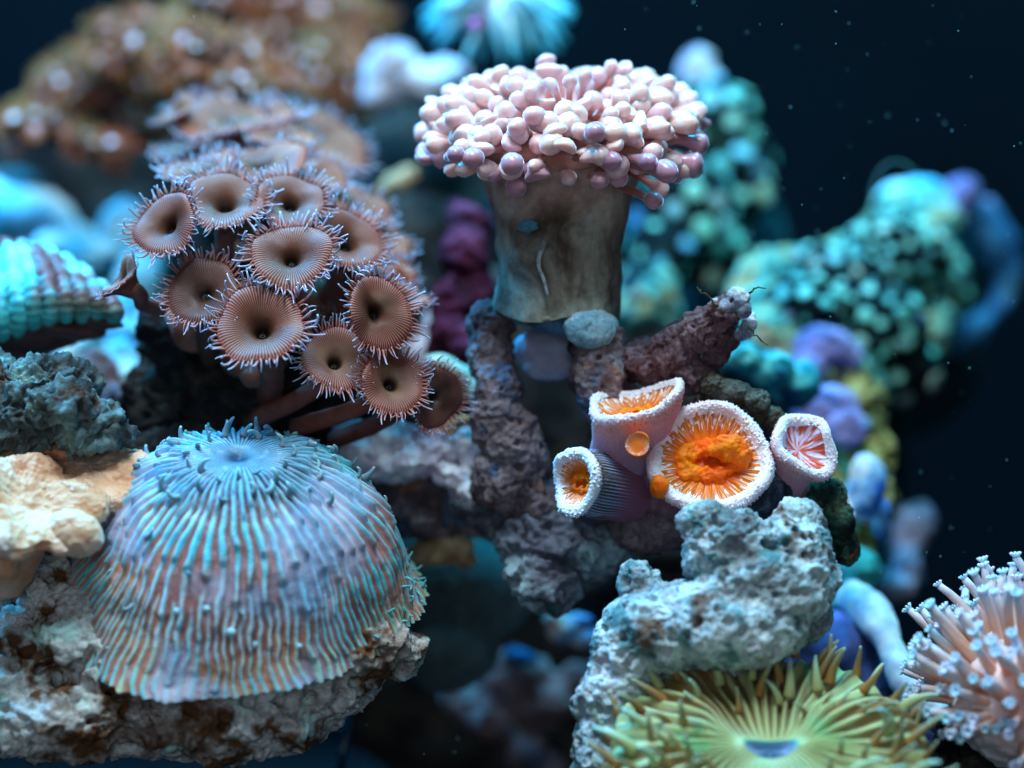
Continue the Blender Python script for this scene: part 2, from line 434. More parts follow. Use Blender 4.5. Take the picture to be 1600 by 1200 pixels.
# the base rock on the left
rock('bored_base_rock', 'broad whitish and brown rock full of holes, under the blue striped mushroom coral', 'rock',
     [B(400, 1020,40.5, 215, 125, 185), B(560, 1020, 39.8, 86, 50, 84, 20), B(625, 1022,40.2, 38, 34, 60), B(330, 1120,39.7, 200, 70, 120), B(480, 1085,39.9, 110, 66, 100, 25),
      B(120, 1120,39.5, 150, 70, 110), B(40, 1060,39.9, 100, 110, 110), B(120, 1000,39.7, 70, 90, 90), B(85, 935,40.2, 56, 70, 70), B(40, 900,40.9, 70, 50, 80), B(200, 1040,39.5, 90, 80, 90),
      B(-60, 1020,40.4, 90, 170, 120), B(300, 950,41.1, 230, 130, 150)],
     base_m, voxel=0.026, big=0.08, bigs=0.9, mid=0.07, mids=2.3, fine=0.016, fines=14, pit=0.24, pits=2.8, pitr=0.50, pit2=0.08, pit2s=8, pit2r=0.46, seed=4, keep=0.62, ridge=0.15, rs=1.1,
     holes=[H(40, 960, 38.4, 40, 80), H(45, 1050, 38.0, 32, 70), H(115, 1110, 37.8, 34, 60), H(8, 1165, 37.8, 36, 60), H(290, 1075, 38.1, 26, 30), H(200, 1165, 38.0, 26, 40), H(160, 1000, 38.0, 18, 24)])

# brown branching rock in the middle, carrying the bubble coral
rock('branching_rock', 'dull brown branching rock in the middle that holds up the pink bubble coral', 'rock',
     [B(768, 505, 41.8, 34, 34, 36), B(768, 560, 41.8, 36, 70, 40), B(778, 630, 41.6, 40, 80, 44), B(800, 700, 41.6, 44, 70, 46), B(800, 740, 41.8, 60, 66, 60), B(850, 790, 42, 70, 36, 60),
      B(932, 536, 41.2, 42, 40, 36, 20), B(936, 590, 41.0, 40, 74, 40), B(960, 650, 41.6, 38, 70, 40, -14), B(985, 720, 41.2, 44, 60, 46), B(930, 790, 41.4, 40, 30, 44),
      B(1030, 770, 41.4, 70, 70, 60), B(1080, 800, 41.2, 80, 60, 60), B(1010, 820, 41.2, 60, 50, 50), B(880, 500, 43.2, 60, 24, 40)],
     brown_m, voxel=0.028, big=0.06, mid=0.07, mids=2.6, fine=0.022, fines=10, pit=0.10, pits=5, pit2=0.03, pit2s=12, ridge=0.06, rs=2.2, seed=7)
cap_m = rock_mat('pale_blue_crust', [(0.38, C(90, 130, 150)), (0.55, C(160, 200, 214)), (0.66, C(200, 222, 226))], 1.6, off=3.3, fine=0.35, bump=0.5)
rock('crusted_stub', 'short branch stub with pale blue crusted face, below right of the bubble coral stalk', 'rock',
     [B(920, 514, 40.75, 40, 28, 22, -8), B(926, 508, 41.0, 38, 24, 26)], cap_m, voxel=0.025, big=0.04, mid=0.03, fine=0.01, pit=0.03, pits=7, pit2=0.015, seed=8)

rock('lilac_grey_stone', 'smooth lilac-grey stone wedged in the shade under the bubble coral stalk', 'rock',
     [B(850, 548, 42.4, 46, 30, 30), B(860, 572, 42.3, 40, 26, 26)], rock_mat('lilac_grey', [(0.4, C(150, 146, 166)), (0.6, C(186, 180, 200))], 0.8, fine=0.1, bump=0.3), voxel=0.03, big=0.08, mid=0.03, pit=0, pit2=0, seed=64)

# the finger of rock pointing up right
finger_m = rock_mat('reddish_brown_finger_rock', [(0.36, C(54, 36, 40)), (0.5, C(120, 86, 90)), (0.66, C(172, 138, 146))], 1.6, fine=0.5, bump=0.8, off=5.0)
tip_m = rock_mat('pale_porous_tip_rock', [(0.36, C(110, 104, 130)), (0.5, C(184, 196, 214)), (0.66, C(230, 230, 236))], 2.0, fine=0.5, bump=0.6, off=5.5)
fr, fV, fF = rock('finger_rock', 'reddish brown porous finger of rock pointing up right behind the orange corals', 'rock',
     [B(1010, 565, 41.2, 46, 36, 40), B(1056, 542, 40.9, 44, 36, 36, 30), B(1094, 515, 40.6, 40, 32, 34, 40), B(1130, 488, 40.4, 24, 30, 28, -35), B(1070, 585, 41, 50, 28, 36), B(1124, 530, 40.8, 26, 40, 30, -20)],
     finger_m, voxel=0.020, big=0.05, bigs=1.2, mid=0.08, mids=3.5, fine=0.025, pit=0.09, pits=6.5, pitr=0.33, pit2=0.03, pit2s=15, ridge=0.06, rs=2.6, seed=10, keep=0.75)
rock('porous_rock_tip', 'whitish porous tip at the upper end of the brown rock finger', 'rock',
     [B(1152, 466, 40.2, 20, 17, 18), B(1136, 478, 40.2, 16, 14, 16), B(1162, 482, 40.2, 12, 16, 14), B(1118, 474, 40.3, 9, 8, 9)], tip_m, voxel=0.014,
     big=0.02, mid=0.02, mids=6, fine=0.006, pit=0.06, pits=9, pitr=0.36, pit2=0.01, seed=11, keep=0.85)
rock('pale_rock_chip', 'small pale bluish chip of rock clinging to the right side of the brown finger', 'rock',
     [B(1170, 506, 40.6, 12, 22, 12, -20), B(1160, 522, 40.7, 16, 10, 12)], tip_m, voxel=0.016, big=0.02, mid=0.03, mids=5, fine=0.008, pit=0.03, pits=9, pit2=0.01, seed=12)
strand_m = soft_mat('dark_algae', C(40, 40, 24), C(90, 80, 40), sss=0)
for pts in ([(1122, 478), (1102, 458), (1090, 448)], [(1166, 460), (1182, 452), (1196, 450)], [(1168, 505), (1185, 528), (1202, 540)]):
    V, Fc, uv = tube_mesh(spline([P(a, b, 40.1) for a, b in pts], 10) + 0.02 * rng.normal(size=(10, 3)), np.linspace(0.022, 0.008, 10), 5)
    where = {478: 'leaning up left', 460: 'reaching out from the top', 505: 'trailing down right'}[pts[0][1]]
    solo('algae_strand', V, Fc, strand_m, 'thin dark algae strand %s at the brown rock finger tip' % where, 'algae', group='algae strands on the brown finger')

# rubble and clutter in the middle
rock('rubble_rock', 'pale bluish rough rubble rock hanging below the left orange coral cup', 'rock',
     [B(865, 850, 41.8, 90, 62, 60), B(850, 905, 41.6, 58, 46, 50, -35), B(935, 850, 42, 60, 50, 50), B(950, 820, 42.4, 60, 40, 50), B(820, 830, 42.2, 50, 44, 44), B(780, 790, 42.6, 70, 30, 44)],
     lump_m, voxel=0.030, big=0.10, mid=0.13, mids=2.4, fine=0.035, fines=9, pit=0.12, pits=4, pit2=0.03, pit2s=9, ridge=0.14, rs=1.6, seed=14)
rock('smooth_slab', 'large smooth dark slate-coloured rock in shadow right of the striped mushroom coral', 'rock',
     [B(730, 930, 45, 110, 90, 70), B(700, 1000, 45, 90, 80, 70), B(760, 860, 45.5, 90, 70, 60), B(690, 880, 45.3, 80, 50, 50)], slate_m, voxel=0.06, big=0.15, bigs=0.5, mid=0.02, fine=0.0, pit=0, pit2=0, seed=15)
rock('tan_rock_chip', 'small tan chip of rock lying on the dark slate rock beside the mushroom coral', 'rock',
     [B(690, 858, 43.6, 44, 26, 30, 8), B(722, 872, 43.5, 20, 12, 20, -40), B(668, 870, 43.7, 30, 20, 30)], tan_m, voxel=0.03, big=0.05, mid=0.08, mids=3, fine=0.01, pit=0.04, pits=6, pit2=0, seed=16)
rock('pale_coral_chunk', 'pale lilac and tan coral chunk behind the lowest brown polyps', 'rock',
     [B(600, 688, 43, 50, 34, 40, 30), B(560, 700, 43, 44, 44, 40), B(612, 725, 43, 40, 30, 40)], lilac_m, voxel=0.03, big=0.08, mid=0.1, mids=2.5, pit=0.08, pits=5, pit2=0.02, seed=17)
rock('pale_rubble', 'pale blue and cream rubble pieces between the mushroom coral and the brown branching rock', 'rubble',
     [B(672, 700, 42.8, 46, 22, 30, 20), B(655, 725, 42.6, 34, 20, 30), B(705, 745, 42.6, 40, 18, 30, -25), B(740, 775, 42.4, 30, 18, 26, -30), B(640, 690, 42.9, 20, 24, 20), B(730, 700, 42.9, 18, 30, 20, 20)],
     lilac_m, voxel=0.028, big=0.08, mid=0.08, mids=2.6, pit=0.06, pits=4, pit2=0.02, ridge=0.12, rs=1.8, seed=65)
rock('brown_rubble', 'low brown and blue-grey rubble between the mushroom coral and the branching rock', 'rock',
     [B(680, 760, 43.6, 80, 50, 50), B(650, 800, 43.4, 70, 34, 40, -30), B(720, 720, 43.8, 40, 40, 40), B(640, 740, 43.6, 50, 40, 40), B(745, 800, 43.2, 60, 40, 40)], brown_m, voxel=0.04, mid=0.1, mids=2.2, ridge=0.14, rs=1.4, seed=18)
rock('white_crescent_rock', 'creamy white crescent of rock edge beside the rightmost brown polyp', 'rock',
     [B(690, 568, 43.6, 26, 14, 20, -10), B(722, 588, 43.5, 30, 15, 20, -35), B(742, 615, 43.4, 14, 24, 20, 15)], rock_mat('cream_rock', [(0.4, C(190, 204, 180)), (0.6, C(240, 246, 226))], 1, fine=0.1, bump=0.2),
     voxel=0.03, big=0.03, mid=0.03, pit=0, pit2=0, seed=19)
rock('ochre_rock', 'ochre brown rock shelf under the creamy crescent, behind the rightmost polyp', 'rock',
     [B(712, 620, 44, 44, 36, 30), B(690, 650, 44, 40, 30, 30)], ochre_m, voxel=0.04, pit2=0, seed=20)
rock('small_tan_arch', 'little tan arch of rock lying below the rightmost brown polyp', 'rock',
     [B(730, 656, 42.6, 26, 8, 12, 10), B(700, 666, 42.5, 12, 9, 12, 40), B(705, 673, 42.5, 8, 7, 8)], tan_m, voxel=0.02, big=0.02, mid=0.03, fine=0.004, pit=0, pit2=0, seed=21)
rock('maroon_sponge', 'deep maroon encrusting sponge on rock left of the bubble coral stalk', 'sponge',
     [B(722, 400, 46, 40, 44, 40), B(736, 360, 46.6, 34, 40, 34), B(706, 470, 45.8, 34, 50, 36, -12), B(735, 450, 46, 34, 50, 36), B(700, 530, 45.6, 38, 40, 36), B(726, 545, 45.4, 30, 34, 30), B(722, 340, 47, 24, 22, 24)],
     maroon_m, voxel=0.035, big=0.12, mid=0.1, mids=2, fine=0.03, fines=8, pit=0.08, pits=4, pit2=0, seed=22)
rock('pale_side_rock', 'pale blue-lit rock edge left of the maroon sponge', 'rock',
     [B(676, 520, 46.5, 22, 50, 30, -14), B(662, 560, 46.5, 24, 34, 30)], lilac_m, voxel=0.05, pit2=0, seed=23)
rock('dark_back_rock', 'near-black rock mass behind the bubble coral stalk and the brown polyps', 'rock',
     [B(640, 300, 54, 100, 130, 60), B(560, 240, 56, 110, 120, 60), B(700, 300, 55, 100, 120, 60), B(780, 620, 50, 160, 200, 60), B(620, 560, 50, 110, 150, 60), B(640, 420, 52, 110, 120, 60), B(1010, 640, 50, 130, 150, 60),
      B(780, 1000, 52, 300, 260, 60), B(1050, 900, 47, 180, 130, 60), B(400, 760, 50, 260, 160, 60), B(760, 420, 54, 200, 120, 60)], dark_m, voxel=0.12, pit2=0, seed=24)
rock('pale_pink_rock', 'pale pinkish white blurred rock between the top brown corals and the bubble coral', 'rock',
     [B(612, 112, 52, 46, 42, 40), B(600, 145, 52, 34, 26, 34), B(660, 126, 52, 44, 30, 34), B(700, 114, 52.4, 34, 22, 30)], lilac_m, voxel=0.06, big=0.12, mid=0.06, pit2=0, seed=25)
rock('beige_twig_rock', 'short beige twig-like rock out of focus left of the bubble coral', 'rock',
     [B(600, 300, 50, 18, 11, 12, 20), B(622, 285, 50, 24, 14, 14, 20), B(640, 272, 50, 14, 12, 12)], tan_m, voxel=0.05, pit2=0, pit=0, seed=26)

# the dark rock carrying the brown polyps
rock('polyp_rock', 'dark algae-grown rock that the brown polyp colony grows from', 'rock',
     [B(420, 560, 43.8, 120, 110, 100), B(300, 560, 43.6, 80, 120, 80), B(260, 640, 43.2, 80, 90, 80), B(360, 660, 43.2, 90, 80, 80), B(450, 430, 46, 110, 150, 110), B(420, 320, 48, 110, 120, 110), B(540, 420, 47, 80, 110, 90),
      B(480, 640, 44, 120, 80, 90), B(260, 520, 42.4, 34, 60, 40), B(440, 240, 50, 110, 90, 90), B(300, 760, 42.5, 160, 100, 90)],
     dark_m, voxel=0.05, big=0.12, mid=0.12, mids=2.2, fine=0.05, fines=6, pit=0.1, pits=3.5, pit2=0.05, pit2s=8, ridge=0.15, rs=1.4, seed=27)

# left side
rock('mottled_left_rock', 'mottled teal and brown craggy rock at the left edge above the tan leather coral', 'rock',
     [B(70, 610, 40.5, 80, 50, 60), B(30, 650, 40, 70, 50, 60), B(120, 655, 40, 80, 40, 60, -14), B(160, 680, 40, 50, 24, 50), B(-20, 620, 40.5, 60, 70, 60), B(95, 640, 39.6, 60, 30, 40)],
     left_m, voxel=0.026, big=0.1, mid=0.15, mids=2.8, fine=0.035, pit=0.12, pits=4.2, pit2=0.05, pit2s=10, ridge=0.16, rs=1.7, seed=28)
rock('cyan_lit_boulder', 'bright cyan-lit blurred boulder upper left, behind the ribbed turquoise coral', 'rock',
     [B(30, 345, 53, 90, 50, 60), B(100, 385, 53, 60, 40, 40), B(-60, 360, 53, 100, 90, 60)], blue_m, voxel=0.09, pit2=0, seed=29)
rock('pale_round_boulder', 'pale rounded blurred stone next to the cyan boulder, left background', 'rock',
     [B(80, 384, 51.5, 36, 26, 30), B(140, 396, 51.5, 44, 30, 30)], blue_m, voxel=0.09, pit=0, pit2=0, seed=30)
rock('blue_upright_stone', 'upright bright blue blurred stone between the ribbed coral and the brown polyps', 'rock',
     [B(196, 370, 52, 40, 56, 40), B(218, 440, 51, 34, 50, 36), B(232, 400, 52, 26, 50, 30)], blue_m, voxel=0.09, pit=0, pit2=0, seed=31)
rock('teal_grey_slab', 'dull teal-grey slab out of focus at the left edge', 'rock',
     [B(20, 292, 54, 60, 26, 40), B(60, 310, 54, 30, 22, 30)], slate_m, voxel=0.09, pit=0, pit2=0, seed=32)
rock('turquoise_white_rubble', 'turquoise and white blurred rubble below the side-on brown polyp', 'rock',
     [B(195, 480, 48, 34, 24, 24), B(175, 525, 47.5, 36, 30, 24), B(130, 545, 47, 40, 30, 26, 30), B(190, 575, 47, 36, 44, 26), B(220, 510, 48, 24, 30, 24)], blue_m, voxel=0.05, mid=0.12, mids=2, pit=0.1, pits=3, pit2=0, seed=33)
rock('lilac_grey_rock', 'lilac-grey shadowed stone between the left rock and the polyp rock', 'rock',
     [B(150, 600, 45, 44, 60, 40), B(190, 640, 44.6, 36, 40, 36), B(178, 618, 44.4, 16, 20, 16)], brown_m, voxel=0.05, pit2=0, seed=34)
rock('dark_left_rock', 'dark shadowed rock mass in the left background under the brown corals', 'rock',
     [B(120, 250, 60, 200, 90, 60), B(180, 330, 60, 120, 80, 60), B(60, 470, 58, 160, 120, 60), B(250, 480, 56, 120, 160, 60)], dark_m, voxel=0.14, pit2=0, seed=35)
rock('blue_white_lump', 'small blurred blue, white and pink lump low in the middle gap', 'rock',
     [B(885, 985, 46, 32, 20, 20), B(870, 968, 46, 24, 12, 16), B(915, 1000, 46, 24, 16, 20), B(905, 970, 46, 20, 10, 16)], bluewhite_m, voxel=0.04, big=0.04, mid=0.05, pit=0, pit2=0, seed=36)
rock('shadow_rubble', 'brown rubble in deep shadow at the bottom middle', 'rock',
     [B(810, 1060, 48, 60, 46, 40), B(860, 1100, 48, 60, 40, 40), B(760, 1120, 48, 70, 30, 40, -35), B(830, 1180, 48, 60, 34, 40, -35), B(905, 1060, 48, 40, 30, 30), B(720, 1090, 48, 40, 24, 30)], brown_m, voxel=0.07, mid=0.12, mids=1.8, pit2=0, seed=37)
rock('blue_stone_cap', 'small dark blue stone on the shadowed bottom rubble', 'rock',
     [B(818, 1028, 47.4, 30, 14, 20, -15)], rock_mat('blue_stone', [(0.4, C(20, 80, 130)), (0.6, C(40, 120, 170))], 1), voxel=0.05, pit=0, pit2=0, seed=38)

# right side and background
rock('blue_lilac_slope', 'smooth blue-lilac rock face behind the spiky green anemone', 'rock',
     [B(1290, 1040, 43, 80, 90, 50, -30), B(1350, 1090, 43, 80, 80, 50), B(1250, 1000, 44, 60, 70, 50), B(1420, 1150, 43, 60, 60, 50)],
     rock_mat('blue_lilac_rock', [(0.4, C(60, 80, 130)), (0.6, C(120, 120, 180))], 0.8, fine=0.1, bump=0.2, off=2), voxel=0.06, mid=0.03, pit=0, pit2=0, seed=39)
m = soft_mat('bright_tube_sponge', C(140, 150, 170), C(190, 196, 196), sss=0.2, bump=0.2, bs=8)
pth = spline([P(1330, 930, 43.5), P(1368, 965, 42.6), P(1395, 1020, 42), P(1425, 1080, 41.4), P(1475, 1125, 41)], 40)
V, Fc, uv = tube_mesh(pth, 0.27 + 0.07 * np.sin(np.linspace(0, 9, 40)) * np.linspace(1, 0.3, 40), 24); V = V + 0.05 * normals(V, Fc) * fbm(V, 2, 3, 5)[:, None]
solo('tube_sponge', V, Fc, m, 'bright blue-white tube sponge slanting down between the spiky anemone and the pink coral', 'sponge', base=pth[-1])
rock('dark_corner_rock', 'dark rock with stringy algae at the bottom right below the pink branched coral', 'rock',
     [B(1500, 1150, 40, 40, 36, 40), B(1540, 1180, 40.2, 60, 50, 50), B(1470, 1190, 40.4, 50, 30, 40), B(1590, 1130, 41, 60, 60, 50)], dark_m, voxel=0.035, big=0.06, mid=0.1, mids=3, fine=0.03, seed=40)
V_all = []
rock('far_reef', 'green and ochre mottled blurred reef slope in the right background', 'reef',
     [B(1290, 450, 51, 120, 66, 70), B(1400, 420, 51.5, 110, 80, 70), B(1420, 350, 52, 70, 50, 60), B(1220, 430, 50.5, 60, 46, 50), B(1200, 520, 49, 70, 70, 50), B(1300, 520, 50, 100, 80, 60), B(1400, 520, 51, 90, 70, 60),
      B(1440, 470, 52, 70, 80, 60), B(1310, 620, 49, 70, 90, 50), B(1190, 470, 49.5, 60, 60, 50), B(1010, 470, 50, 50, 60, 50)],
     far_m, voxel=0.06, big=0.2, mid=0.14, mids=2, fine=0.03, pit=0.16, pits=3, pit2=0, seed=41)
rock('ochre_reef_column', 'ochre and green speckled blurred column behind the small white and orange cup coral', 'reef',
     [B(1330, 640, 47.5, 50, 70, 44), B(1340, 720, 47, 52, 70, 44), B(1355, 790, 46.5, 44, 60, 40), B(1330, 870, 45.5, 40, 70, 40), B(1290, 790, 46, 40, 60, 40)], ochre_m, voxel=0.05, big=0.1, mid=0.12, mids=2.6, fine=0.03, pit=0.12, pits=4, pit2=0, seed=42)
for (bl, lab, mm_, v) in (
    ([B(1285, 545, 47.4, 50, 34, 34), B(1265, 570, 47.3, 34, 30, 30), B(1320, 560, 47.6, 30, 26, 30)], 'upper violet blurred lump on the background reef, above the white cup coral', purple_m, 0.05),
    ([B(1290, 640, 46.2, 50, 40, 34), B(1320, 670, 46, 36, 34, 30)], 'lower violet blurred lump just up right of the white cup coral', purple_m, 0.05),
    ([B(1430, 306, 52.5, 56, 26, 40), B(1460, 330, 52.5, 40, 26, 34), B(1390, 310, 52.5, 26, 20, 26)], 'blue and white lit crest on top of the right background reef', blue_m, 0.07),
    ([B(1350, 760, 45, 26, 54, 30), B(1378, 810, 45.6, 14, 40, 20)], 'deep blue shadowed stone right of the dark cup coral', bluewhite_m, 0.05),
    ([B(1340, 895, 44.6, 44, 46, 40), B(1330, 940, 44.2, 34, 30, 34)], 'teal smooth knob behind the right end of the pitted rock', rock_mat('teal_rock', [(0.4, C(20, 90, 96)), (0.6, C(60, 160, 150))], 0.9, fine=0.1, bump=0.2), 0.05),
    ([B(1160, 560, 44.5, 44, 30, 30), B(1200, 575, 44.6, 40, 30, 30), B(1240, 600, 45, 40, 34, 30)], 'teal glossy lumps behind the brown ridge coral and orange cups', rock_mat('teal_blue_rock', [(0.38, C(10, 60, 90)), (0.5, C(30, 130, 140)), (0.62, C(110, 210, 200))], 1.4, fine=0.1, bump=0.2, off=1), 0.045)):
    rock('reef_lump', lab, 'rock', bl, mm_, voxel=v, big=0.1, mid=0.06, mids=2, fine=0.02, pit=0.05, pits=3, pit2=0, seed=43, group='blurred lumps on the background reef')
rock('knob_coral', 'pale grey-violet blurred bulb-shaped coral standing alone in the right background', 'coral',
     [B(1428, 818, 49, 34, 34, 30), B(1418, 850, 49, 26, 30, 26), B(1420, 890, 48.6, 22, 34, 24), B(1400, 920, 48.4, 30, 20, 24, 20), B(1372, 915, 48, 24, 26, 24)],
     rock_mat('grey_violet_coral', [(0.38, C(70, 84, 104)), (0.5, C(150, 150, 170)), (0.62, C(200, 170, 180))], 1.2, off=1, fine=0.2), voxel=0.05, big=0.05, mid=0.08, pit=0.08, pits=3, pit2=0, seed=45)
arch = spline([P(1500, 330, 53), P(1540, 350, 53), P(1570, 410, 53), P(1565, 470, 53), P(1530, 510, 52.6), P(1480, 530, 52)], 60)
V, Fc, uv = tube_mesh(arch, 0.34 + 0.10 * np.sin(np.linspace(0, 7, 60)) + 0.0, 24); V = V + 0.12 * normals(V, Fc) * fbm(V, 1.5, 3, 8)[:, None]
solo('arched_rock', V, Fc, rock_mat('blue_arch_rock', [(0.36, C(30, 60, 100)), (0.48, C(40, 110, 150)), (0.6, C(100, 120, 120)), (0.7, C(150, 110, 150))], 1.1, off=6, fine=0.2, bump=0.4),
     'blue rimmed arch of rock curving at the far right of the background reef', 'rock', base=arch[-1])
rock('violet_arch_top', 'violet knob on top of the far right rock arch', 'rock', [B(1500, 300, 52.6, 30, 24, 26), B(1492, 330, 52.5, 20, 34, 24), B(1530, 330, 53, 34, 26, 30)], purple_m, voxel=0.06, pit=0, pit2=0, seed=46)
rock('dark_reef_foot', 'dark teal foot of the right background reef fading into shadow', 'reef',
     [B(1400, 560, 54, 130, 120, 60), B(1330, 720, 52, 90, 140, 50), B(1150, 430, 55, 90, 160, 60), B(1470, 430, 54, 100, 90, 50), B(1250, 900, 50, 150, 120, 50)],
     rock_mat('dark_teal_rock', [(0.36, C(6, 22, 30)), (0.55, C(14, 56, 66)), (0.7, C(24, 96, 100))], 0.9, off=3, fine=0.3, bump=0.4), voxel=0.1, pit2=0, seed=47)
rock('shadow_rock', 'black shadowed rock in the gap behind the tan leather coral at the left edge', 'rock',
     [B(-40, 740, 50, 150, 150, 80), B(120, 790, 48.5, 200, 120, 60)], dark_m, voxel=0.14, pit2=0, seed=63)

# ------------------------------------------------------------------ pink bubble coral
def lathe(profile, nu, wob=None):
    """profile: (t, radius, height) rows -> vertices in a local z-up frame"""
    pr = np.asarray(profile, float); nv = len(pr); th = np.arange(nu) * 2 * pi / nu
    Rr = np.repeat(pr[None, :, 1], nu, 0); Z = np.repeat(pr[None, :, 2], nu, 0); T = np.repeat(th[:, None], nv, 1)
    if wob: Rr, Z = wob(T, np.repeat(pr[None, :, 0], nu, 0), Rr, Z)
    V = np.stack([Rr * np.cos(T), Rr * np.sin(T), Z], 2).reshape(-1, 3)
    return V, grid_faces(nu, nv), grid_uv(nu, nv, pr[:, 0])
def flip(Fc, uv):
    """turn the faces over so that their normals point outward"""
    return Fc[:, ::-1].copy(), uv.reshape(-1, 4, 2)[:, ::-1].reshape(-1, 2).copy()
def resample(profile, n):
    p = np.asarray(profile, float); q = spline(p[:, 1:], n); t = np.interp(np.linspace(0, len(p) - 1, n), np.arange(len(p)), p[:, 0])
    return np.column_stack([t, q])
def local(V, c, z, hint=(0, 0, 1)):
    x, y, z = frame(z, hint); return np.asarray(c) + V[:, :1] * x + V[:, 1:2] * y + V[:, 2:] * z

bubble_base = P(872, 490, 41.6)
bub = thing('bubble_coral', 'pink bubble-tipped coral, its head of bulbs on a thick olive-grey stalk', 'coral', bubble_base)
m = M('stalk_skin', rough=0.75, spec=0.2, sss=0.1)
zc = m.sep(m.obj())[2]
body = m.ramp(m.noise(0.7, 5, 0.6, dist=0.5), [(0.36, C(84, 66, 52)), (0.46, C(138, 126, 112)), (0.56, C(168, 166, 150)), (0.68, C(176, 154, 156))])
top = m.ramp(m.noise(0.5, 4, 0.6), [(0.4, C(186, 142, 132)), (0.6, C(210, 180, 164))])
c = m.mix(m.ramp(m.math('ADD', m.math('MULTIPLY', zc, 100 / 2.4), m.math('MULTIPLY_ADD', m.noise(0.8, 3), 0.5, -0.25)), [(0.62, 0.0), (0.92, 1.0)]), body, top)
c = m.mix(m.ramp(m.noise(7, 4, 0.7), [(0.3, 0.6), (0.6, 1.0)]), C(40, 34, 30), c)
m.color(c); m.bump(m.noise(9, 5, 0.6), 0.5, 0.0004); stalk_m = m.m
ax = unit(P(878, 250, 41.6) - P(872, 490, 41.6))
Hh = np.linalg.norm(P(878, 250, 41.6) - P(872, 490, 41.6))
prof = resample([(0, 0.02, -0.10), (0.02, 0.85, -0.10), (0.06, 1.00, 0.0), (0.3, 0.98, 0.3 * Hh), (0.6, 1.03, 0.55 * Hh), (0.8, 1.15, 0.78 * Hh), (0.95, 1.30, Hh), (0.98, 1.2, Hh + .12), (1, 0.05, Hh + 0.18)], 90)
def wob(T, t, Rr, Z):
    e = 1 + 0.035 * np.sin(2 * T + 0.5 + t * 2) + 0.018 * np.sin(5 * T + 1 + 3 * t) + 0.02 * np.sin(t * 17 + T)
    k = sm(0.2 - t, 0, 0.2); return Rr * e, Z + 0.10 * k * np.sin(3 * T + 1) * (t > 0.03)
V, Fc, uv = lathe(prof, 160, wob)
V = local(V, bubble_base, ax); V = V + normals(V, Fc) * (0.035 * fbm(V * [1, 1, .5], 2.2, 3, 3) + 0.012 * fbm(V * [1, 1, .25], 9, 2, 5) - 0.05 * sm(0.42 - worley(V, 1.6, 4)[0], 0, 0.3))[:, None]
pw('stalk', V, Fc, stalk_m, bub, uv)
# scar and worm tube on the stalk front
def on_front(px, py, d0=41.6, rad=1.0):
    cx = np.interp(py, [265, 490], [877, 872]); r = np.interp(py, [265, 350, 430, 490], [128, 110, 102, 104]) * 1.04
    dx = (px - cx); dz = math.sqrt(max(r * r - dx * dx, 1)) * 0.01 * 41.6 / 40
    return P(px, py, d0 - dz * 1.0)
m = M('white_worm_tube', rough=0.6); m.color(m.ramp(m.noise(8, 3), [(0.4, C(130, 124, 128)), (0.6, C(178, 174, 178))])); worm_m = m.m
pth = spline([on_front(852, 378), on_front(844, 396), on_front(842, 416), on_front(850, 438), on_front(856, 462)], 24)
V, Fc, uv = tube_mesh(pth, np.linspace(0.045, 0.025, 24), 8)
solo('worm_tube', V, Fc, worm_m, 'thin whitish worm tube running down the front of the bubble coral stalk', 'worm tube', base=pth[-1])
V = _ICO[0] * (1 + 0.25 * fbm(_ICO[0], 1.5, 2, 6))[:, None] * [0.15, 0.10, 0.03]
V = local(V, on_front(825, 353), -Fv, hint=Uv)
me = make_mesh('blue_scar', V - bubble_base, _ICO[1], soft_mat('blue_scar', C(50, 110, 130), C(90, 150, 170), 9, sss=0.1, sheen=0)); part('scar', me, bub)
# core the tentacles grow from
capc = P(877, 208, 41.6)
Up = unit(np.array([0, 0, 1.0]) + 0.05 * Rv)
xw = Rv; yw = np.array([0, 1.0, 0])
def dome(u, phi, rr, hh, drop=0.0):
    """u azimuth, phi 0 at the top .. 1 at the rim"""
    r = rr * np.sin(phi * pi / 2) ** 0.82; h = hh * np.sign(np.cos(phi * pi / 2)) * abs(np.cos(phi * pi / 2)) ** 0.8 - drop * max(0, phi - 0.8)
    return capc + xw * r * cos(u) + yw * r * sin(u) * 0.92 + Up * h
def bulb_mat(name, s1, s2, t1, t2):
    m = M(name, rough=0.28, spec=0.5, sss=0.75, rad=(1.0, 0.5, 0.45), sss_scale=0.0016, sheen=1.0, sheen_tint=(0.95, 0.95, 1, 1))
    m.b.inputs['Sheen Roughness'].default_value = 0.25
    zc = m.sep(m.obj())[2]   # the shared tentacle mesh is 1 cm long: local z runs 0 to 0.01
    m.color(m.mix(m.ramp(zc, [(0.0045, 0.0), (0.0085, 1.0)]), m.mix(m.rnd(), s1, s2), m.mix(m.rnd(), t1, t2)))
    return m.m
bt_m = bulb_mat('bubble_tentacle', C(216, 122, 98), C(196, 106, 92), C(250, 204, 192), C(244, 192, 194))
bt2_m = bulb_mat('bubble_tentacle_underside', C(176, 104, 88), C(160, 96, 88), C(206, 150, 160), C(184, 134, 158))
V = _ICO[0] * [1.75, 1.6, 0.45]
V = capc + V[:, :1] * xw + V[:, 1:2] * yw + V[:, 2:] * Up
V = V + 0.06 * fbm(V, 2, 3, 1)[:, None]
pw('oral_flesh', V, _ICO[1], soft_mat('bubble_core', C(196, 126, 108), C(220, 156, 136), sss=0.4), bub)
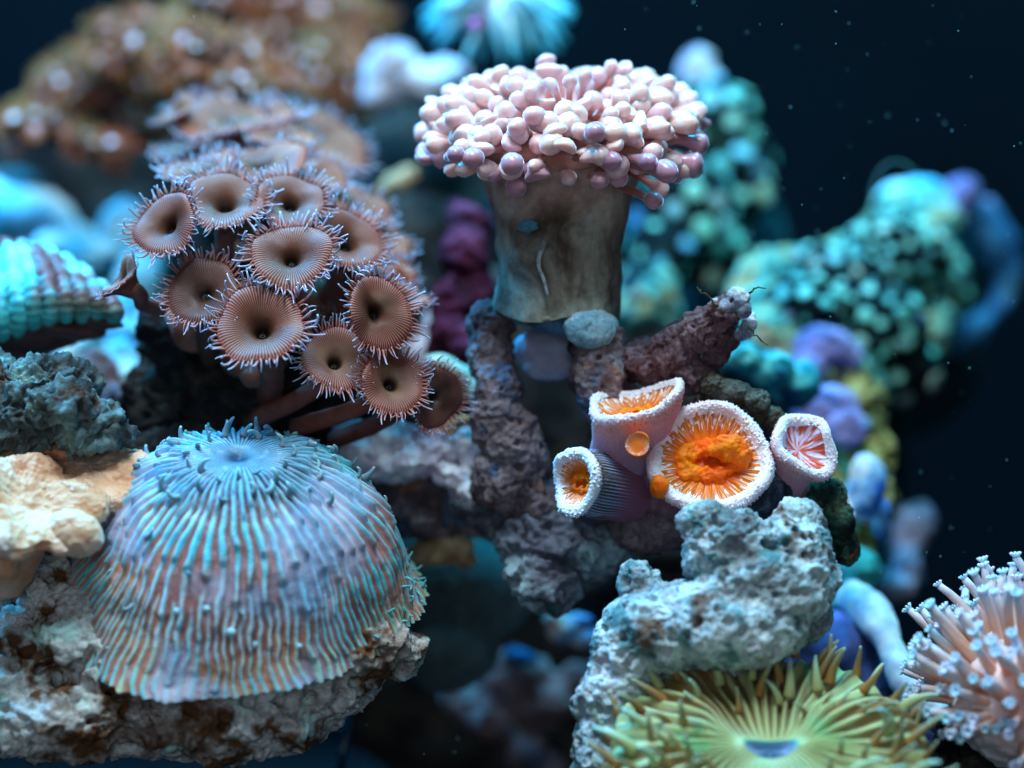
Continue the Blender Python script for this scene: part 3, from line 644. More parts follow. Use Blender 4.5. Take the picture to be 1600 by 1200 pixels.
def bulb_mesh(name, mat, wide, bend, br, seed):
    g = random.Random(seed); n = 16; t = np.linspace(0, 1, n)
    z = t; x = bend * np.sin(t * pi / 2) ** 2
    path = np.column_stack([x, 0.03 * np.sin(t * 5 + seed), z])
    r = np.interp(t, [0, 0.5, 0.68, 0.78, 0.88, 0.95, 1.0], [0.095, 0.085, 0.10, 0.16, 0.205, 0.165, 0.06]) * br
    # ends rounded
    tt = np.concatenate([t[:-1], [0.985, 1.0]]);
    V, Fc, uv = tube_mesh(path, r, 14)
    w = sm(V[:, 2], 0.62, 0.85)
    V[:, 1] *= 1 + (wide - 1) * w
    V[:, 0] *= 1 - 0.18 * (wide > 1.2) * w
    if wide > 1.35:   # kidney-shaped end: dip in the middle of the wide edge
        V[:, 0] += 0.10 * w * (V[:, 1] / (0.18 * wide)) ** 2 * g.choice([-1, 1])
    return make_mesh(name, V, Fc, mat, uv)
shapes = [(1.0, 0.05, 1.0), (1.1, 0.16, 1.08), (1.4, 0.08, 1.0), (1.6, 0.06, 0.95), (1.0, 0.25, 0.85), (1.2, 0.12, 1.1), (1.0, -0.18, 0.92), (0.95, 0.2, 0.95)]
BM = [bulb_mesh('bubble_tentacle', bt_m, *s, k) for k, s in enumerate(shapes)]
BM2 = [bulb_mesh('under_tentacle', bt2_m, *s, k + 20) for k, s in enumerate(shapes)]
n = 276; gr = random.Random(5)
for i in range(n):
    f = (i + 0.5) / n; phi = (math.acos(max(-1, 1 - f * 1.06)) / (pi / 2)) ** 0.96; u = i * 2.399963 + gr.uniform(-0.25, 0.25)
    phi = min(1.06, max(0, phi + gr.uniform(-0.04, 0.04)))
    hh = 0.82 + 0.16 * gr.uniform(-1, 1) + (0.26 if phi < 0.35 and gr.random() < .4 else 0)
    e = dome(u, phi, 2.40 + gr.uniform(-0.32, 0.14), hh, 0.8)
    if phi > 0.9: e = e - Up * gr.uniform(0.0, 0.3)
    L = gr.uniform(0.95, 1.5) if phi > 0.4 else gr.uniform(0.8, 1.1)
    out = unit(e - (capc - Up * 0.8)); tang = unit((e - capc) - Up * np.dot(e - capc, Up))
    dr = unit(out * (1.1 - 0.5 * phi) + tang * 1.5 * phi + np.array([gr.uniform(-.22, .22) for _ in range(3)]) + Up * (0.18 if phi < .8 else -0.1))
    w = gr.uniform(0.62, 0.95)
    if np.linalg.norm(e - dr * L - capc) > 2.8: continue
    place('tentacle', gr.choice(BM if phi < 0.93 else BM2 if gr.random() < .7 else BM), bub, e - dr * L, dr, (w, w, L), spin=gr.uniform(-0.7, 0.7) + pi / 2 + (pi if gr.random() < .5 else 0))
# the loose tentacles hanging under the rim
for (a, b, a2, b2, w) in ((930, 235, 1040, 276, 1.1), (1000, 225, 1098, 262, 1.15), (1010, 210, 1106, 236, 1.2), (850, 246, 950, 256, 1.0), (700, 244, 690, 240, 0.9), (740, 246, 718, 246, 1.0), (790, 250, 797, 255, 1.0), (940, 244, 1002, 256, 0.9), (880, 232, 917, 204, 1)):
    p = P(a, b, 40.6 if a > 690 else 40); q = P(a2, b2, 39.4 if a < 990 else 40.6); L = np.linalg.norm(q - p); wv = w * 0.95
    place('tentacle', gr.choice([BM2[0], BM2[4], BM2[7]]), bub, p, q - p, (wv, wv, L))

# ------------------------------------------------------------------ brown button polyps
def polyp_mats(key, dark, warm=False):
    m = M('polyp_disc_' + key, rough=0.5, spec=0.3, sss=0.25, rad=(1, .5, .3), sss_scale=0.001, sheen=0.0, sheen_tint=(0.7, 0.8, 1, 1))
    u, v, _ = m.sep(m.uvo())
    st = m.stripes(u, 80)
    k = 0.56 if dark else 0.80 if warm else 0.78  # dark key: same disc and stalk colours at a lower value
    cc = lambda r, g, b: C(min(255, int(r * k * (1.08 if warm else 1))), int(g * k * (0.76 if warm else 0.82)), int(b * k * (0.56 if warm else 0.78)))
    base = m.ramp(v, [(0.0, cc(16, 10, 6)), (0.12, cc(34, 22, 12)), (0.22, cc(92, 54, 32)), (0.40, cc(118, 66, 48)), (0.60, cc(136, 76, 60)), (0.66, cc(190, 118, 106)), (0.72, cc(160, 86, 68)), (1.0, cc(150, 84, 66))])  # brown disc; dark of the throat hole put into the colour
    lite = m.ramp(v, [(0.0, cc(40, 30, 20)), (0.2, cc(150, 110, 84)), (0.42, cc(210, 160, 136)), (0.66, cc(255, 206, 200)), (1.0, cc(150, 96, 84))])
    c = m.mix(m.math('MULTIPLY', m.ramp(st, [(0.45, 0.0), (0.95, 1.0)]), m.ramp(v, [(0.08, 0.0), (0.22, 0.6), (0.64, 0.9), (0.70, 0.1)])), base, lite)
    pat = m.math('MULTIPLY', m.ramp(m.noise(0.9, 2, off=3), [(0.53, 0.0), (0.62, 0.15 if warm else 0.4)]), m.ramp(v, [(0.16, 0.0), (0.26, 1.0), (0.38, 0.6), (0.50, 0.0)]))
    c = m.mix(pat, c, cc(225, 222, 190))
    m.color(c); m.bump(m.noise(14, 3), 0.25, 0.0002); disc = m.m
    m = M('polyp_stalk_' + key, rough=0.6, sss=0.2, rad=(1, .4, .3), sss_scale=0.0015)
    m.color(m.ramp(m.noise(1.5, 4, dist=.5), [(0.35, cc(112, 74, 66)), (0.6, cc(186, 124, 108)), (0.7, cc(176, 140, 146))])); m.bump(m.noise(9, 4), 0.4, 0.0003); stalk = m.m
    m = M('polyp_tentacle_' + key, rough=0.4, sss=0.3, rad=(1, .6, .5), sss_scale=0.0006, spec=0.4)
    v = m.sep(m.uvo())[1]
    m.color(m.ramp(v, [(0.0, C(150, 84, 68)), (0.4, C(180, 118, 112)), (0.75, C(176, 176, 204)), (1.0, C(220, 232, 250))])); ten = m.m
    T = []
    for k in range(7):
        g = random.Random(k); t = np.linspace(0, 1, 8); cu = [1.0, 1.5, 1.9, 0.7, 0.3, 2.3, 1.3][k]
        a = t * cu; path = np.cumsum(np.column_stack([np.sin(a), 0.15 * np.sin(3 * t + k), np.cos(a)]), 0) / 7
        path -= path[0]
        V, Fc, uv = tube_mesh(path, np.interp(t, [0, .5, 1], [0.078, 0.060, 0.030]), 4)
        T.append(make_mesh('polyp_tentacle_' + key, V, Fc, ten, uv))
    return disc, stalk, T
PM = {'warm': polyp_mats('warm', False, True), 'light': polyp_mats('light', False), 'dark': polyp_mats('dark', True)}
def polyp(px, py, d, r, nx, ny, base, label, key='light', nt=84, rx=1.0, deep=0.5, tl=0.46, grp='brown fringed button polyps', tear=0.0, seed=0):
    g = random.Random(seed + int(px * 7 + py)); disc_m, stalk_m2, T = PM[key]
    c = P(px, py, d); R_ = px2cm(r, d) * 1.0; n = N3(nx, ny)
    bp = P(*base) if base else c - n * R_ * 2
    root = thing('button_polyp', label, 'polyp', bp, grp)
    deep = min(deep, 0.52)
    # stalk
    under = c - n * R_ * (deep + 0.55)
    pth = spline([bp, bp * 0.4 + under * 0.6 + np.array([g.uniform(-.1, .1), 0, -0.08]), under, c - n * R_ * (deep + 0.12)], 18)
    V, Fc, uv = tube_mesh(pth, np.interp(np.linspace(0, 1, 18), [0, .5, .85, 1], [0.30, 0.27, 0.31, 0.30]) * R_, 18)
    V = V + 0.03 * R_ * normals(V, Fc) * fbm(V, 6, 2, 3)[:, None]
    pw('stalk', V, Fc, stalk_m2, root, uv)
    deep = min(deep, 0.52); ph = [g.uniform(0, 6.3) for _ in range(4)]; wa = g.uniform(0.07, 0.19)
    prof = resample([(0, 0.01, -deep * 1.05), (0.06, 0.10, -deep), (0.16, 0.18, -deep * 0.70), (0.3, 0.34, -deep * 0.30), (0.45, 0.60, -deep * 0.04), (0.56, 0.84, 0.03), (0.64, 0.97, 0.0), (0.70, 1.0, -0.05),
                     (0.76, 0.93, -0.13), (0.88, 0.62, -0.36), (1.0, 0.34, -0.45 - deep * 0.8)], 46)
    def wob(T_, t, Rr, Z):
        k = sm(t, 0.2, 0.6)
        Rr = Rr * (1 + k * (0.045 * np.sin(2 * T_ + ph[0]) + 0.03 * np.sin(3 * T_ + ph[1]) + 0.015 * np.sin(7 * T_ + ph[2])))
        Z = Z + k * (wa * np.sin(2 * T_ + ph[3]) + 0.035 * np.sin(5 * T_ + ph[1])) + 0.012 * np.sin(80 * T_) * sm(t, 0.15, 0.4) * (t < 0.72)
        return Rr, Z
    V, Fc, uv = lathe(prof, 240, wob); Fc, uv = flip(Fc, uv)
    V[:, 0] *= rx
    hint = Uv
    Vw = local(V * R_, c, n, hint); pw('oral_disc', Vw, Fc, disc_m, root, uv)
    x, y, z = frame(n, hint)
    # mouth lip
    V2, F2, u2 = lathe(resample([(0, 0.01, -.02), (0.1, 0.05, 0.03), (0.2, 0.09, 0.0), (0.3, 0.10, -0.06)], 8), 20); V2[:, 0] *= 1.4
    pw('mouth', local(V2 * R_ * 0.6, c - n * deep * R_ * 0.98, n, hint), F2, disc_m, root, u2)
    for i in range(nt):
        a = (i + g.uniform(-.25, .25)) / nt * 2 * pi; outer = i % 2
        j = int(round(a / (2 * pi) * 240)) % 240; row = 31 if outer else 28
        pos = Vw.reshape(240, 46, 3)[j, row]
        rad = unit(x * cos(a) * rx + y * sin(a))
        dr = unit(rad * (1.0 if outer else 0.7) + n * (0.05 if outer else 0.8) + 0.12 * np.array([g.gauss(0, 1) for _ in range(3)]))
        L = R_ * tl * g.uniform(0.75, 1.2) * (1.1 if outer else 0.8)
        place('tentacle', g.choice(T), root, pos, dr, (L * 0.95, L * 0.95, L), hint=n + 0.01, spin=g.uniform(-.3, .3) + (pi / 2 if outer else -pi / 2))
    return root
PB = 'brown fringed polyp '
polyp(408, 506, 39.6, 70, 0.02, 0.55, (420, 620, 42.2), PB + 'lowest round one facing the camera with full blue-white fringe', deep=0.55, key='light', nt=66)
polyp(318, 455, 40.2, 58, -0.12, 0.52, (330, 560, 42.4), PB + 'with a dark olive disc, left of the lowest round one', key='dark', deep=0.30)
polyp(258, 348, 40.4, 54, -0.35, 0.45, (300, 470, 42.6), PB + 'leftmost upright cup with one pale lower wall, above the olive disc', deep=0.7)
polyp(352, 312, 40.8, 60, 0.05, 0.70, (350, 430, 43.0), PB + 'with the widest dark throat, second from left among the cups', deep=0.75, rx=1.05)
polyp(455, 312, 41.0, 54, 0.15, 0.62, (440, 430, 43.2), PB + 'with its dark throat off-centre, right of the widest-throated cup', deep=0.7)
polyp(455, 396, 40.2, 62, 0.05, 0.58, (445, 520, 42.6), PB + 'open one in the centre of the colony with a star-shaped dark mouth', deep=0.5)
polyp(543, 374, 41.0, 58, 0.25, 0.62, (500, 480, 43.0), PB + 'tilted to the right with a cream patch, right of the star-mouthed one', deep=0.5)
polyp(592, 487, 40.0, 60, 0.42, 0.20, (500, 560, 42.6), PB + 'tall oval one facing right, nearest the maroon sponge', deep=0.45, rx=0.85, nt=64)
polyp(524, 560, 40.1, 54, 0.15, 0.50, (400, 655, 41.8), PB + 'on a long lilac stalk, directly right of the lowest round one', deep=0.5)
polyp(614, 596, 40.1, 52, 0.35, 0.42, (462, 668, 41.6), PB + 'on a long stalk, just left of the dim olive one', deep=0.45)
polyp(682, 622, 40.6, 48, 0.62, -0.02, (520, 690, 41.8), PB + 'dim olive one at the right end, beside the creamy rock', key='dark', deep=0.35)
polyp(636, 464, 41.4, 36, 0.30, 0.84, (590, 530, 42.6), PB + 'small one seen edge-on, behind the tall oval one', deep=0.3, nt=44)
polyp(405, 248, 42.6, 74, -0.05, 0.90, (410, 350, 44.5), PB + 'broad flat one with a pale blue centre, above the throated cups', key='warm', deep=0.3, tl=.26)
polyp(312, 262, 42.2, 56, -0.15, 0.90, (340, 350, 44), PB + 'flat one with long upright fringe, above the widest-throated cup', deep=0.35, tl=.4)
polyp(492, 268, 43.2, 46, 0.30, 0.86, (480, 350, 45), PB + 'half-hidden flat one right of the pale-centred broad one', key='warm', deep=0.3, nt=48)
polyp(372, 182, 45.6, 92, -0.02, 0.94, (400, 300, 47.5), PB + 'largest flat blurred one near the top of the colony', key='warm', deep=0.25, tl=0.30, rx=1.02)
polyp(492, 205, 45.8, 84, 0.50, 0.78, (470, 320, 48), PB + 'large blurred one sloping down right at the top of the colony', key='warm', deep=0.2, tl=0.30)
polyp(272, 172, 45.4, 34, -0.55, 0.72, (340, 230, 47), PB + 'small blurred upturned one at the top left tip of the colony', key='warm', deep=0.5, nt=36)
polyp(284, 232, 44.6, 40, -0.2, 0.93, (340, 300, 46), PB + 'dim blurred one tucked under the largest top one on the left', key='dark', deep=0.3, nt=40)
polyp(556, 318, 43.4, 52, 0.45, 0.76, (500, 400, 45), PB + 'upper blurred one on the right slope of the colony', key='warm', deep=0.3, nt=48)
polyp(594, 366, 43.2, 48, 0.5, 0.72, (530, 440, 45), PB + 'lower blurred one on the right slope of the colony', key='warm', deep=0.3, nt=48)
polyp(612, 412, 42.6, 40, 0.5, 0.75, (560, 470, 44), PB + 'small blurred one at the foot of the right slope', key='warm', deep=0.3, nt=44)
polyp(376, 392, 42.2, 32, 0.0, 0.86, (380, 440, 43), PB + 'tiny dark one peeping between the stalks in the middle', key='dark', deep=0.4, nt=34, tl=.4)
polyp(186, 432, 40.6, 44, -0.62, 0.62, (250, 480, 41.8), PB + 'folded leaf-like one apart at the far left on a thin stalk', deep=0.6, nt=40, rx=0.42, tl=.3)
polyp(520, 520, 42.0, 40, 0.1, 0.7, (520, 600, 43), PB + 'dark one under the tall oval one', key='dark', deep=0.4, nt=40)
polyp(520, 292, 43.8, 44, 0.45, 0.80, (480, 380, 45), PB + 'blurred one at the top of the right slope, behind the throated cups', key='warm', deep=0.3, nt=48)
polyp(440, 212, 44.4, 52, 0.1, 0.93, (430, 300, 46), PB + 'blurred one squeezed between the two largest top ones', key='warm', deep=0.25, nt=48, tl=.3)
polyp(630, 440, 42.2, 34, 0.55, 0.75, (570, 500, 43.6), PB + 'tiny blurred one lowest on the right slope', key='warm', deep=0.3, nt=40)
polyp(560, 410, 41.8, 40, 0.30, 0.85, (520, 480, 43), PB + 'shallow one just under the tilted cream-patched one', key='warm', deep=0.3, nt=48)
polyp(500, 340, 42.0, 40, 0.20, 0.88, (470, 420, 43.4), PB + 'edge-on one between the off-centre cup and the tilted one', key='warm', deep=0.3, nt=48)
# fleshy common tissue between stalks
flesh_m = soft_mat('polyp_colony_tissue', C(120, 66, 50), C(168, 100, 80), 1.5, sss=0.15, bump=0.5, bs=8)
rock('colony_tissue', 'bare orange-brown fleshy tissue that joins the brown polyp stalks', 'coral tissue',
     [B(470, 470, 43, 90, 50, 60), B(540, 460, 43, 50, 50, 50), B(300, 510, 42.2, 44, 40, 44), B(400, 560, 42.4, 50, 34, 44, 0), B(400, 588, 41.6, 24, 20, 30), B(450, 340, 44.2, 110, 60, 60), B(430, 270, 46, 110, 60, 70), B(560, 370, 44.6, 60, 60, 60), B(350, 500, 42.4, 70, 60, 50)],
     flesh_m, voxel=0.045, big=0.08, mid=0.03, fine=0.005, pit=0, pit2=0, seed=50)

# ------------------------------------------------------------------ striped mushroom coral
mc = P(379, 894, 40.3); mR = px2cm(227, 40.3)
maxis = N3(0.02, math.sin(radians(60.5)))
mush = thing('mushroom_coral', 'large domed mushroom coral striped blue and brown with tiny curled tentacles', 'coral', mc - maxis * mR * .6)
NR = 60
m = M('mushroom_skin', rough=0.42, spec=0.4, sss=0.25, rad=(0.5, .6, 1), sss_scale=0.0012, sheen=0.15, sheen_tint=(0.5, 0.8, 1, 1))
u, v, _ = m.sep(m.uvo())
stp = m.attr('rib'); lit = m.attr('pale')
brown = m.mix(m.ramp(m.noise(0.55, 3, off=1), [(0.4, 0.0), (0.6, 1.0)]), C(168, 112, 108), C(204, 138, 106))
side = m.math('ABSOLUTE', m.math('COSINE', m.math('MULTIPLY', u, 2 * pi)))
blue = m.mix(m.ramp(m.noise(0.45, 3, off=5), [(0.42, 0.0), (0.60, 1.0)]), C(96, 214, 230), C(210, 236, 246))
blue = m.mix(m.math('MULTIPLY', m.ramp(side, [(0.35, 0.0), (0.9, 1.0)]), m.ramp(v, [(0.3, 0.3), (0.7, 1.0)])), blue, C(70, 210, 220))
blue = m.mix(m.ramp(v, [(0.74, 0.0), (0.92, 0.8)]), blue, m.ramp(m.noise(1.2, 2, off=7), [(0.42, C(96, 206, 216)), (0.56, C(196, 216, 156))]))
blue = m.mix(m.ramp(v, [(0.16, 1.0), (0.34, 0.0)]), blue, C(100, 160, 180))
stp2 = m.math('SUBTRACT', stp, m.math('MULTIPLY', m.ramp(m.math('ADD', v, m.math('MULTIPLY_ADD', m.noise(0.5, 3, off=12), 0.5, -0.25)), [(0.40, 0.0), (0.52, 1.0), (0.66, 0.2), (0.78, 0.9), (0.95, 0.3)]), 0.26))
c = m.mix(m.ramp(stp2, [(0.30, 0.0), (0.66, 1.0)]), m.mix(m.ramp(v, [(0.2, 1.0), (0.4, 0.0)]), brown, C(84, 66, 84)), blue)
c = m.mix(m.math('MULTIPLY', m.math('MULTIPLY', lit, 0.6), m.ramp(v, [(0.12, 0.1), (0.3, 1.0)])), c, m.ramp(m.noise(1.4, 3, off=9), [(0.4, C(130, 186, 232)), (0.6, C(206, 210, 242))]))  # pale lilac patches; lit upper dome put into the colour
c = m.mix(m.ramp(m.noise(5.5, 3, 0.6), [(0.52, 0.0), (0.70, 0.35)]), c, C(190, 214, 240))
c = m.mix(m.math('MULTIPLY', m.attr('tip'), 0.7), c, C(170, 170, 150))
c = m.mix(m.ramp(v, [(0.02, 1.0), (0.05, 0.0)]), c, C(30, 60, 90))
m.color(c); m.bump(m.noise(18, 3), 0.4, 0.0003); mush_m = m.m
nu, nv = 1020, 150
t = np.linspace(0, 1, nv); th = np.arange(nu) * 2 * pi / nu
Tt, Th = np.meshgrid(t, th)
ang = Tt * radians(96)
tq = [0, .1, .2, .35, .5, .65, .8, .92, 1.0]
Rr = np.interp(Tt, tq, [0, .20, .39, .62, .80, .92, 1.01, 1.09, 1.15]); Z = np.interp(Tt, tq, [.98, .96, .90, .74, .53, .30, .06, -.12, -.21])
ker = np.ones(15) / 15
sm1 = lambda A: np.stack([np.convolve(np.pad(r_, 7, mode='reflect', reflect_type='odd'), ker, 'valid') for r_ in A[:1]])[0][None].repeat(len(A), 0)
Rr = sm1(Rr); Z = sm1(Z); Rr[:, 0] = 0.001
Z = np.where(Tt < 0.16, Z - 0.10 * (1 - Tt / 0.16) ** 1.5, Z)      # sunken mouth
flare = sm(Tt, 0.8, 1.0); tiltl = 0.07 * np.cos(Th - pi) * sm(Tt, 0.5, 1.0); Rr = Rr * (1 + tiltl)
x, y, z = frame(maxis, Uv)
def mush_pt(Rr, Z, Th): return mc + mR * (Rr[..., None] * (1.13 * np.cos(Th)[..., None] * x + np.sin(Th)[..., None] * y) + Z[..., None] * z)
Pm = mush_pt(Rr, Z, Th).reshape(-1, 3)
wn_np = fbm(Pm, 0.45, 2, 77).reshape(Tt.shape) + 0.22 * fbm(Pm, 1.8, 2, 78).reshape(Tt.shape)
amp = np.clip(0.75 + 0.7 * fbm(Pm, 0.9, 2, 80).reshape(Tt.shape), 0.2, 1.3)
lump = 0.04 * fbm(Pm, 0.6, 2, 12).reshape(Tt.shape) + 0.008 * fbm(Pm, 4, 2, 13).reshape(Tt.shape)
cell = (NR * Th + 6 * wn_np) / (2 * pi); ci = np.round(cell).astype(int) % NR; cf = cell - np.round(cell)
hh_ = np.random.default_rng(9).uniform(0, 1, (NR, 2)); per = 0.17 + 0.10 * hh_[ci, 1]; sf = ((Tt / per + hh_[ci, 0]) % 1.0)
saw = (sf ** 1.5) * (1 - sm(sf, 0.86, 1.0)) * np.exp(-(cf / 0.22) ** 2) * sm(Tt, 0.12, 0.25) * (1 - 0.55 * sm(Tt, 0.55, 0.8))
tipm = sm(saw, 0.45, 0.8)
r1 = np.cos(NR * Th + 6 * wn_np); r2 = np.cos(2 * NR * Th + 12 * wn_np); kk_ = sm(Tt, 0.50, 0.72)
rib_v = (r1 * (1 - kk_) + r2 * kk_)
ridge = 0.042 * saw + amp * (r1 * 0.009 * sm(Tt, 0.05, 0.25) * (1 - 0.75 * kk_) + r2 * 0.010 * kk_)
k = 1 + lump + ridge + 0.03 * np.sin(3 * Th + 1) * Tt + 0.008 * np.sin(23 * Th) * flare + 0.02 * np.sin(9 * Th + 1) * flare * fbm(Pm, 0.5, 1, 5).reshape(Tt.shape) * 2
Vm = mush_pt(Rr * k, Z * (1 + lump + ridge), Th).reshape(-1, 3)
rib_a = 0.5 + 0.5 * rib_v * np.clip(amp, 0, 1) + 0.15 * fbm(Pm, 3, 2, 15).reshape(Tt.shape)
pale = sm(fbm(Pm, 0.55, 3, 90).reshape(Tt.shape) + 0.25 * sm(Tt, 0.2, 0.35) * (1 - sm(Tt, 0.5, 0.75)), 0.05, 0.55)
mf, muv = flip(grid_faces(nu, nv), grid_uv(nu, nv, t))
pw('dome', Vm, mf, mush_m, mush, muv, attr={'rib': rib_a.ravel(), 'pale': pale.ravel(), 'tip': tipm.ravel()})
V2 = mush_pt(np.linspace(1.0, 0.3, 20)[None] * np.ones((120, 1)), (np.linspace(-0.26, -0.45, 20))[None] * np.ones((120, 1)), (np.arange(120) * 2 * pi / 120)[:, None] * np.ones((1, 20))).reshape(-1, 3)
pw('underside', V2, grid_faces(120, 20), soft_mat('mushroom_underside', C(90, 70, 70), C(120, 96, 90)), mush)
Mn = normals(Vm, mf).reshape(nu, nv, 3); Vg = Vm.reshape(nu, nv, 3)
def ten_mat(name, a, b, tipc, sss=.35):
    m = M(name, rough=0.4, spec=0.35, sss=sss, rad=(.6, .8, 1), sss_scale=0.0008)
    m.color(m.ramp(m.sep(m.uvo())[1], [(0.0, a), (0.55, b), (1.0, tipc)])); return m.m
def curl_mesh(name, mat, curl, r0, r1, n=9, sides=6, wob=0.1, seed=0, power=1.0, bulb=0.0):
    t = np.linspace(0, 1, n); a = curl * t ** power
    path = np.cumsum(np.column_stack([np.sin(a), wob * np.sin(3 * t + seed), np.cos(a)]), 0) / n; path -= path[0]
    r = r0 + (r1 - r0) * t
    if bulb: r = r + bulb * np.exp(-((t - 0.93) / 0.08) ** 2)
    V, Fc, uv = tube_mesh(path, r, sides); return make_mesh(name, V, Fc, mat, uv)
mtm = ten_mat('mushroom_tentacle', C(130, 130, 140), C(120, 160, 172), C(170, 206, 206))
MT = [curl_mesh('mushroom_tentacle', mtm, cu, 0.20, 0.06, seed=s) for s, cu in enumerate((1.6, 2.4, 3.0, 1.0, 2.0))]
g = random.Random(11)
cnt = 0
for ring, (tt, nn) in enumerate(((0.16, 16), (0.24, 22), (0.33, 30), (0.43, 34), (0.54, 34), (0.66, 34))):
    for i in range(nn):
        a = (i + g.uniform(-.35, .35)) / nn * 2 * pi; j = int(a / (2 * pi) * nu) % nu; kk = int((tt + g.uniform(-.03, .03)) * nv)
        frontness = -sin(a)        # +y of the frame is up in the picture
        p_ = Vg[j, kk]; nrm = Mn[j, kk]
        if frontness > -0.15 and tt > 0.3 and g.random() < 0.93: continue
        down = unit(Vg[j, min(kk + 4, nv - 1)] - p_)
        dr = unit(nrm * 0.75 + down * 0.55 + 0.15 * np.array([g.gauss(0, 1) for _ in range(3)]))
        L = mR * g.uniform(0.08, 0.15) * (1.0 if tt < .5 else 0.8)
        place('tentacle', g.choice(MT), mush, p_ - nrm * 0.01, dr, L, hint=down, spin=-pi / 2 + g.uniform(-.5, .5)); cnt += 1
fr_m = ten_mat('mushroom_fringe', C(90, 130, 140), C(96, 170, 176), C(150, 206, 200))
FR = [curl_mesh('rim_fringe', fr_m, cu, 0.22, 0.05, n=6, sides=5, seed=s) for s, cu in enumerate((0.5, 1.4, -0.5))]
for i in range(60):                       # short fringe of the right-hand rim
    a = -0.75 + i / 46 * 1.5; j = int(a / (2 * pi) * nu) % nu
    kk = int(nv * g.uniform(0.80, 0.97)); p_ = Vg[j, kk]; nrm = Mn[j, kk]
    place('fringe_tentacle', g.choice(FR), mush, p_, unit(nrm + 0.4 * np.array([g.gauss(0, 1) for _ in range(3)])), mR * g.uniform(0.05, 0.085), hint=Uv, spin=g.uniform(0, 6))
dot_m = soft_mat('pale_bubble', C(150, 210, 230), C(190, 230, 240), sss=0.3)
for (a, b, r) in ((276, 956, 7), (323, 953, 7), (362, 988, 9), (398, 1008, 7), (468, 1010, 6)):
    q = P(a, b, 37); dirv = unit(q - CAM)
    dd = np.linalg.norm(np.cross(Vm - CAM, dirv), axis=1) + ((Vm - CAM) @ dirv) * 0.02
    p_ = Vm[dd.argmin()]
    me = make_mesh('pale_bulb', _ICO2[0] * px2cm(r, 36) * [1, 0.8, 1], _ICO2[1], dot_m); part('pale_bulb', me, mush, base=p_ - np.array(mush['_b']))

# ------------------------------------------------------------------ orange cup corals
def cup_mats():
    # rim and outer wall
    m = M('cup_white_rim', rough=0.75, spec=0.25, sss=0.45, rad=(1, .5, .5), sss_scale=0.0012, sheen=0.6, sheen_tint=(0.8, 0.86, 1, 1))
    v = m.sep(m.uvo())[1]
    u = m.sep(m.uvo())[0]
    speck = m.ramp(m.vor(16), [(0.22, 1.0), (0.42, 0.0)])
    pk = m.ramp(v, [(0.45, C(252, 238, 244)), (0.57, C(250, 214, 222)), (0.63, C(240, 164, 158)), (0.78, C(226, 150, 156)), (1.0, C(160, 120, 150))])
    band = m.ramp(v, [(0.56, 0.0), (0.64, 0.85), (0.74, 0.3), (0.85, 0.0)])
    c = m.mix(m.math('MULTIPLY', band, speck), pk, C(196, 96, 30))
    m.color(c); m.bump(m.noise(26, 3), 0.6, 0.0004); rim = m.m
    m = M('cup_orange_disc', rough=0.38, spec=0.35, sss=0.3, rad=(1, .35, .08), sss_scale=0.001)
    v = m.sep(m.uvo())[1]; u = m.sep(m.uvo())[0]
    j = m.n.new('ShaderNodeCombineXYZ'); m.lk(m.math('MULTIPLY', u, 46.0), j.inputs[0]); m.lk(m.math('MULTIPLY', v, 2.2), j.inputs[1])
    n1 = m.noise(1.0, 2, 0.5, co=j.outputs[0])
    thr = m.math('ADD', v, m.math('MULTIPLY', m.math('SUBTRACT', n1, 0.5), 1.15))
    septa = m.ramp(thr, [(0.93, 0.0), (0.95, 1.0)])
    j2 = m.n.new('ShaderNodeCombineXYZ'); m.lk(m.math('MULTIPLY', u, 70.0), j2.inputs[0]); m.lk(m.math('MULTIPLY_ADD', v, 1.2, 5.0), j2.inputs[1])
    thin = m.math('ABSOLUTE', m.math('SUBTRACT', m.noise(1.0, 1, 0.5, co=j2.outputs[0]), 0.52))
    septa = m.math('MAXIMUM', septa, m.math('MULTIPLY', m.ramp(thin, [(0.010, 1.0), (0.022, 0.0)]), m.ramp(v, [(0.60, 0.0), (0.68, 1.0)])))
    org = m.ramp(m.noise(1.6, 3), [(0.38, C(222, 92, 6)), (0.55, C(238, 120, 14)), (0.66, C(214, 78, 4))])
    org = m.mix(m.ramp(v, [(0.55, 0.0), (0.8, 1.0)]), org, C(222, 122, 14))
    m.color(m.mix(septa, org, C(246, 236, 240))); m.bump(m.noise(14, 3), 0.3, 0.0003); disc = m.m
    m = M('cup_orange_mouth', rough=0.55, spec=0.2, sss=0.35, rad=(1, .3, .05), sss_scale=0.0014)
    m.color(m.ramp(m.noise(2.2, 3), [(0.4, C(250, 98, 2)), (0.6, C(255, 132, 8))])); m.bump(m.noise(10, 3), 0.4, 0.0004); mouth = m.m
    return rim, disc, mouth
CR, CD, CM = cup_mats()
